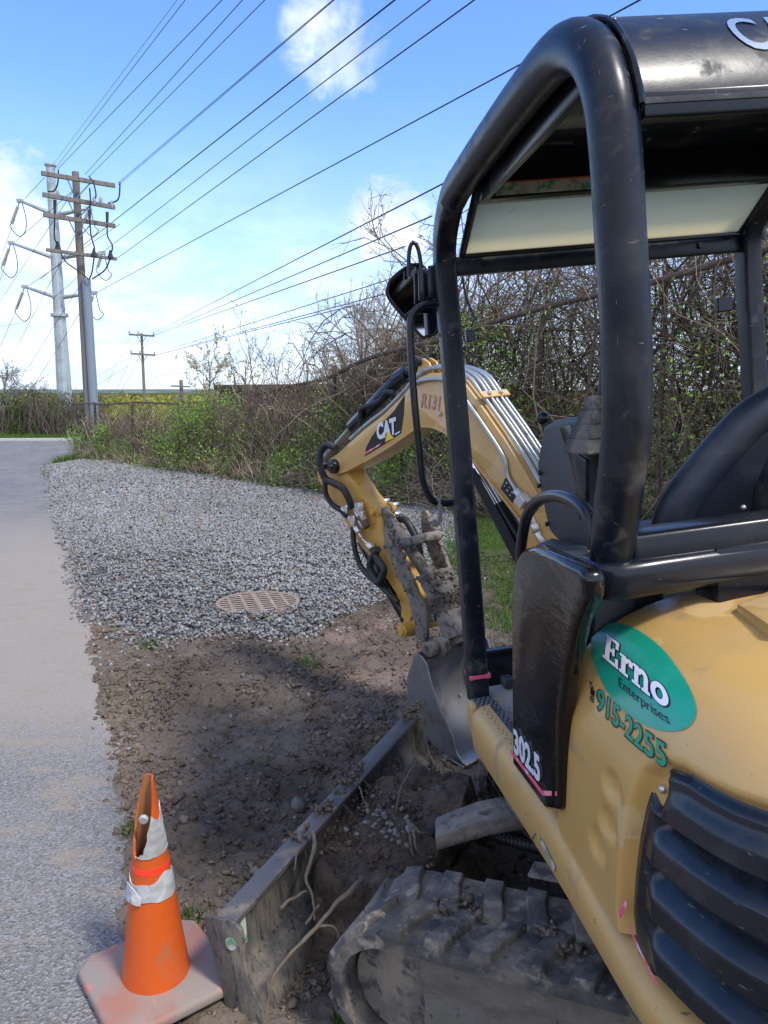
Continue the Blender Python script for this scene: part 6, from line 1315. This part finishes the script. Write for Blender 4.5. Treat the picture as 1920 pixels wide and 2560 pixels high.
# steel transmission pole
YS = 58.0; sp, so_ = pole_thing('steel_transmission_pole', 163, YS, 'tall grey steel transmission pole with pairs of tapered arms, left of the wooden pole', 'transmission pole'); L2 = loc_(so_)
top = L2(123, 415, YS); z1 = L2(147, 788, YS)[2]
MB().cyl((0, 0, 0), (0, 0, z1), .58, 12, .43).build('lower_shaft', M_galv, sp, ang=10)
MB().cyl((0, 0, z1), (0, 0, top[2]), .42, 12, .30).build('upper_shaft', M_galv, sp, ang=10)
MB(.02, 1).cyl((0, 0, z1 - .12), (0, 0, z1 + .12), .62, 20).build('flange', M_galv, sp)
MB().cyl((0, 0, top[2]), (0, 0, top[2] + .12), .40, 14).build('cap', M_galv, sp)
for side, tip, rt in ((-1, (50, 502), (122, 531)), (-1, (28, 607), (128, 642)), (-1, (62, 717), (135, 741)), (1, (222, 521), (150, 536)), (1, (256, 632), (154, 643)), (1, (235, 732), (160, 743))):
    a = L2(*rt, YS - .5); b = L2(*tip, YS - 1.2 * side); d_ = b - a
    am = MB(.01, 1); am.tube([a, b], [.17, .09], 6); arm_ = am.build('arm', M_galv, sp)
    MB(.01, 1).box(b, (.22, .12, .12)).build('arm_tip', M_galv, arm_)
    if True:
        e0 = b + np.array([-.35, .0, -.5]); e1 = b + np.array([-.75, 0, -1.6]) if side < 0 else b + np.array([-.4, 0, -1.0]); e0 = b + (e1 - b) * .25
        MB().tube([b, e0], .03, 6).build('link', M_wire, arm_); ins_ = [e0 + (e1 - e0) * i / 16 for i in range(17)]; MB().tube(ins_, [.12 if i % 2 else .09 for i in range(17)], 8).build('insulator', M_ins, arm_)
        MB().tube([e1, e1 + [-.1, 0, -.25], e1 + [.5, 0, -.9], e1 + [1.0, 0, -.5], b + [.35, 0, -1.2], b + [.15, 0, -.15]], .03, 5, smooth=4).build('jumper_cable', M_wire, arm_)
for k in range(26):
    z_ = 6.0 + k * .68
    if z_ < top[2] - 1: r_ = .56 - .3 * z_ / top[2]; MB().bar((r_ * .75, -.3, z_), (r_ * .75 + .16, -.42, z_), .03, .03).build('step_bolt', M_galv, sp)
# distant wooden poles
YD = 112.0; dp, do_ = pole_thing('wooden_utility_pole', 362, YD, 'small distant wooden pole with two crossarms on the horizon', 'utility pole', 1010); L3 = loc_(do_)
tp_ = L3(355, 833, YD); MB().tube([np.array([0, 0, -3.]), np.array([0, 0, tp_[2]])], [.24, .17], 8).build('pole', M_wood, dp)
for (u0, v0), (u1, v1) in (((322, 836), (386, 840)), ((326, 884), (388, 888))):
    a, b = L3(u0, v0, YD - .6), L3(u1, v1, YD - .2); ar_ = MB().bar(a, b, .2, .26).build('crossarm', M_wood, dp)
    for t_ in (.03, .38, .97): q = a * (1 - t_) + b * t_; MB().cyl(q, q + [0, 0, .5], .12, 6).build('insulator', M_ins, ar_)
    for t_ in (.3, .7): MB().bar(a * (1 - t_) + b * t_, np.array([0, -.2, (a[2] + b[2]) / 2 - 1.2]), .07, .07).build('brace', M_wood, ar_)
YE = 70.0; ep_, eo_ = pole_thing('wooden_utility_pole', 455, YE, 'short dark pole top with three crossarms peeping over the fence vines', 'utility pole', 1010); L4 = loc_(eo_)
MB().tube([np.array([0, 0, -3.]), L4(454, 950, YE) * [0, 0, 1]], [.2, .16], 8).build('pole', M_wood, ep_)
for v in (965, 981, 995): MB().bar(L4(428, v, YE - .3), L4(476, v + 2, YE - .3), .1, .13).build('crossarm', M_wood, ep_)
# wires: straight spans between real heights; each starts at a pole and runs on past the camera
def wire(A, YA, B, lab, grp, rad=.011, ext=1.7, sag=.0, drop=0.0, YB=None, mx=None):
    a = AY(*A, YA); 
    if YB is None: zb_ = a[2] - drop; t_ = (zb_ - CAMH) / pixdir(*B)[2]; b = C0 + pixdir(*B) * t_
    else: b = AY(*B, YB)
    e = a + (b - a) * ext; n_ = 14; P = [a + (e - a) * i / n_ + np.array([0, 0, -sag * 4 * (i / n_) * (1 - i / n_)]) for i in range(n_ + 1)]
    o = MB().tube([p - a for p in P], rad * .78, 5).build('power_line', M_wire); o.location = tuple(a); tag(o, lab, 'power line', grp)
near = 'overhead lines crossing the sky'
W1 = [((128, 417), YS, (443, 0), 'leftmost thin wire rising from the steel pole top', .012, .8), ((135, 425), YS, (463, 0), 'second wire from the left rising from the steel pole top', .018, .8), ((143, 424), YP, (555, 0), 'third overhead wire from the left, from the left end of the top crossarm', .012, 0), ((213, 436), YP, (606, 0), 'fourth overhead wire from the left, from the middle of the top crossarm', .012, 0), ((224, 440), YP, (662, 0), 'fifth overhead wire, right of the middle of the top crossarm', .012, 0),
      ((296, 457), YP, (832, 0), 'upper of the two touching wires from the right end of the top crossarm', .012, 0), ((296, 462), YP, (836, 0), 'lower of the two touching wires from the right end of the top crossarm', .011, 0), ((100, 698), YS, (987, 0), 'wire passing behind both poles and across the small cloud', .024, 0), ((255, 632), YS - 2, (1076, 0), 'wire from the steel pole middle right arm', .022, 0), ((287, 650), YS - 8, (1186, 0), 'wire crossing the one from the middle right arm', .022, 0), ((235, 735), YS - 2, (1600, 0), 'lowest long wire rising behind the canopy roof', .022, 0)]
for A, YA, B, lab, r_, dr_ in W1: wire(A, YA, B, lab, near, r_, 1.45, 0, dr_)
fr2 = 'lines running to the distant pole'
for A, B, YB, lab, r_ in (((386, 832), (1139, 443), 17, 'topmost line from the distant pole to the canopy', .03), ((384, 838), (1080, 540), 18, 'second line down from the distant pole', .028), ((376, 842), (1013, 616), 20, 'third line down from the distant pole toward the mirror', .028), ((388, 884), (1000, 690), 22, 'fourth line down from the distant pole into the bare tree', .026), ((386, 888), (960, 735), 22, 'fifth line down from the distant pole into the bare tree', .026), ((380, 890), (900, 760), 24, 'lowest line from the distant pole', .026), ((366, 943), (520, 925), 60, 'single flat line right of the distant pole', .025)):
    wire(A, YD, B, lab, fr2, r_ * .8, 1.0, YB=YB)
lf = 'lines at the left of the poles'
for A, YA, B, YB, lab, r_ in (((38, 547), YS, (0, 648), 66, 'wire from the top left insulator down out of frame', .02), ((18, 645), YS, (0, 702), 64, 'wire from the middle left insulator down out of frame', .02), ((52, 748), YS, (-10, 890), 70, 'wire from the lowest left insulator down out of frame', .02),
    ((62, 497), YS, (112, 443), 46, 'short wire from the top left arm tip up to the top crossarm', .02), ((40, 603), YS, (200, 460), 42, 'wire from the middle left arm tip up behind the crossarms', .02), ((72, 714), YS, (300, 560), 44, 'wire from the lowest left arm tip rising right behind the wooden pole', .02),
    ((-10, 768), 90, (200, 452), 38, 'thin wire from the left frame edge up to the top crossarm', .02), ((10, 928), 95, (210, 545), 40, 'steep wire left of the steel pole passing its middle arm', .02), ((46, 957), 95, (205, 705), 44, 'wire left of the steel pole ending at the grey conduit', .02), ((68, 990), 95, (206, 772), 44, 'lowest steep wire left of the steel pole', .02),
    ((-10, 817), 90, (62, 806), 75, 'slack wire at the left edge below the cloud', .016), ((62, 806), 75, (198, 690), 40, 'slack wire rising to the wooden pole', .016)):
    wire(A, YA, B, lab, lf, r_, 1.0, YB=YB)
gy = 'guy lines beside the distant pole'
for A, B, lab in (((324, 845), (255, 985), 'leftmost guy line of the distant pole'), ((348, 850), (285, 990), 'second guy line of the distant pole'), ((326, 890), (238, 945), 'flatter line from the distant pole to the conduit'), ((350, 896), (238, 965), 'lower flatter line from the distant pole to the conduit'), ((366, 895), (412, 985), 'guy line right of the distant pole'), ((372, 845), (300, 985), 'steep guy line left of the distant pole')):
    wire(A, YD, B, lab, gy, .022, 1.0, YB=YD + 2)
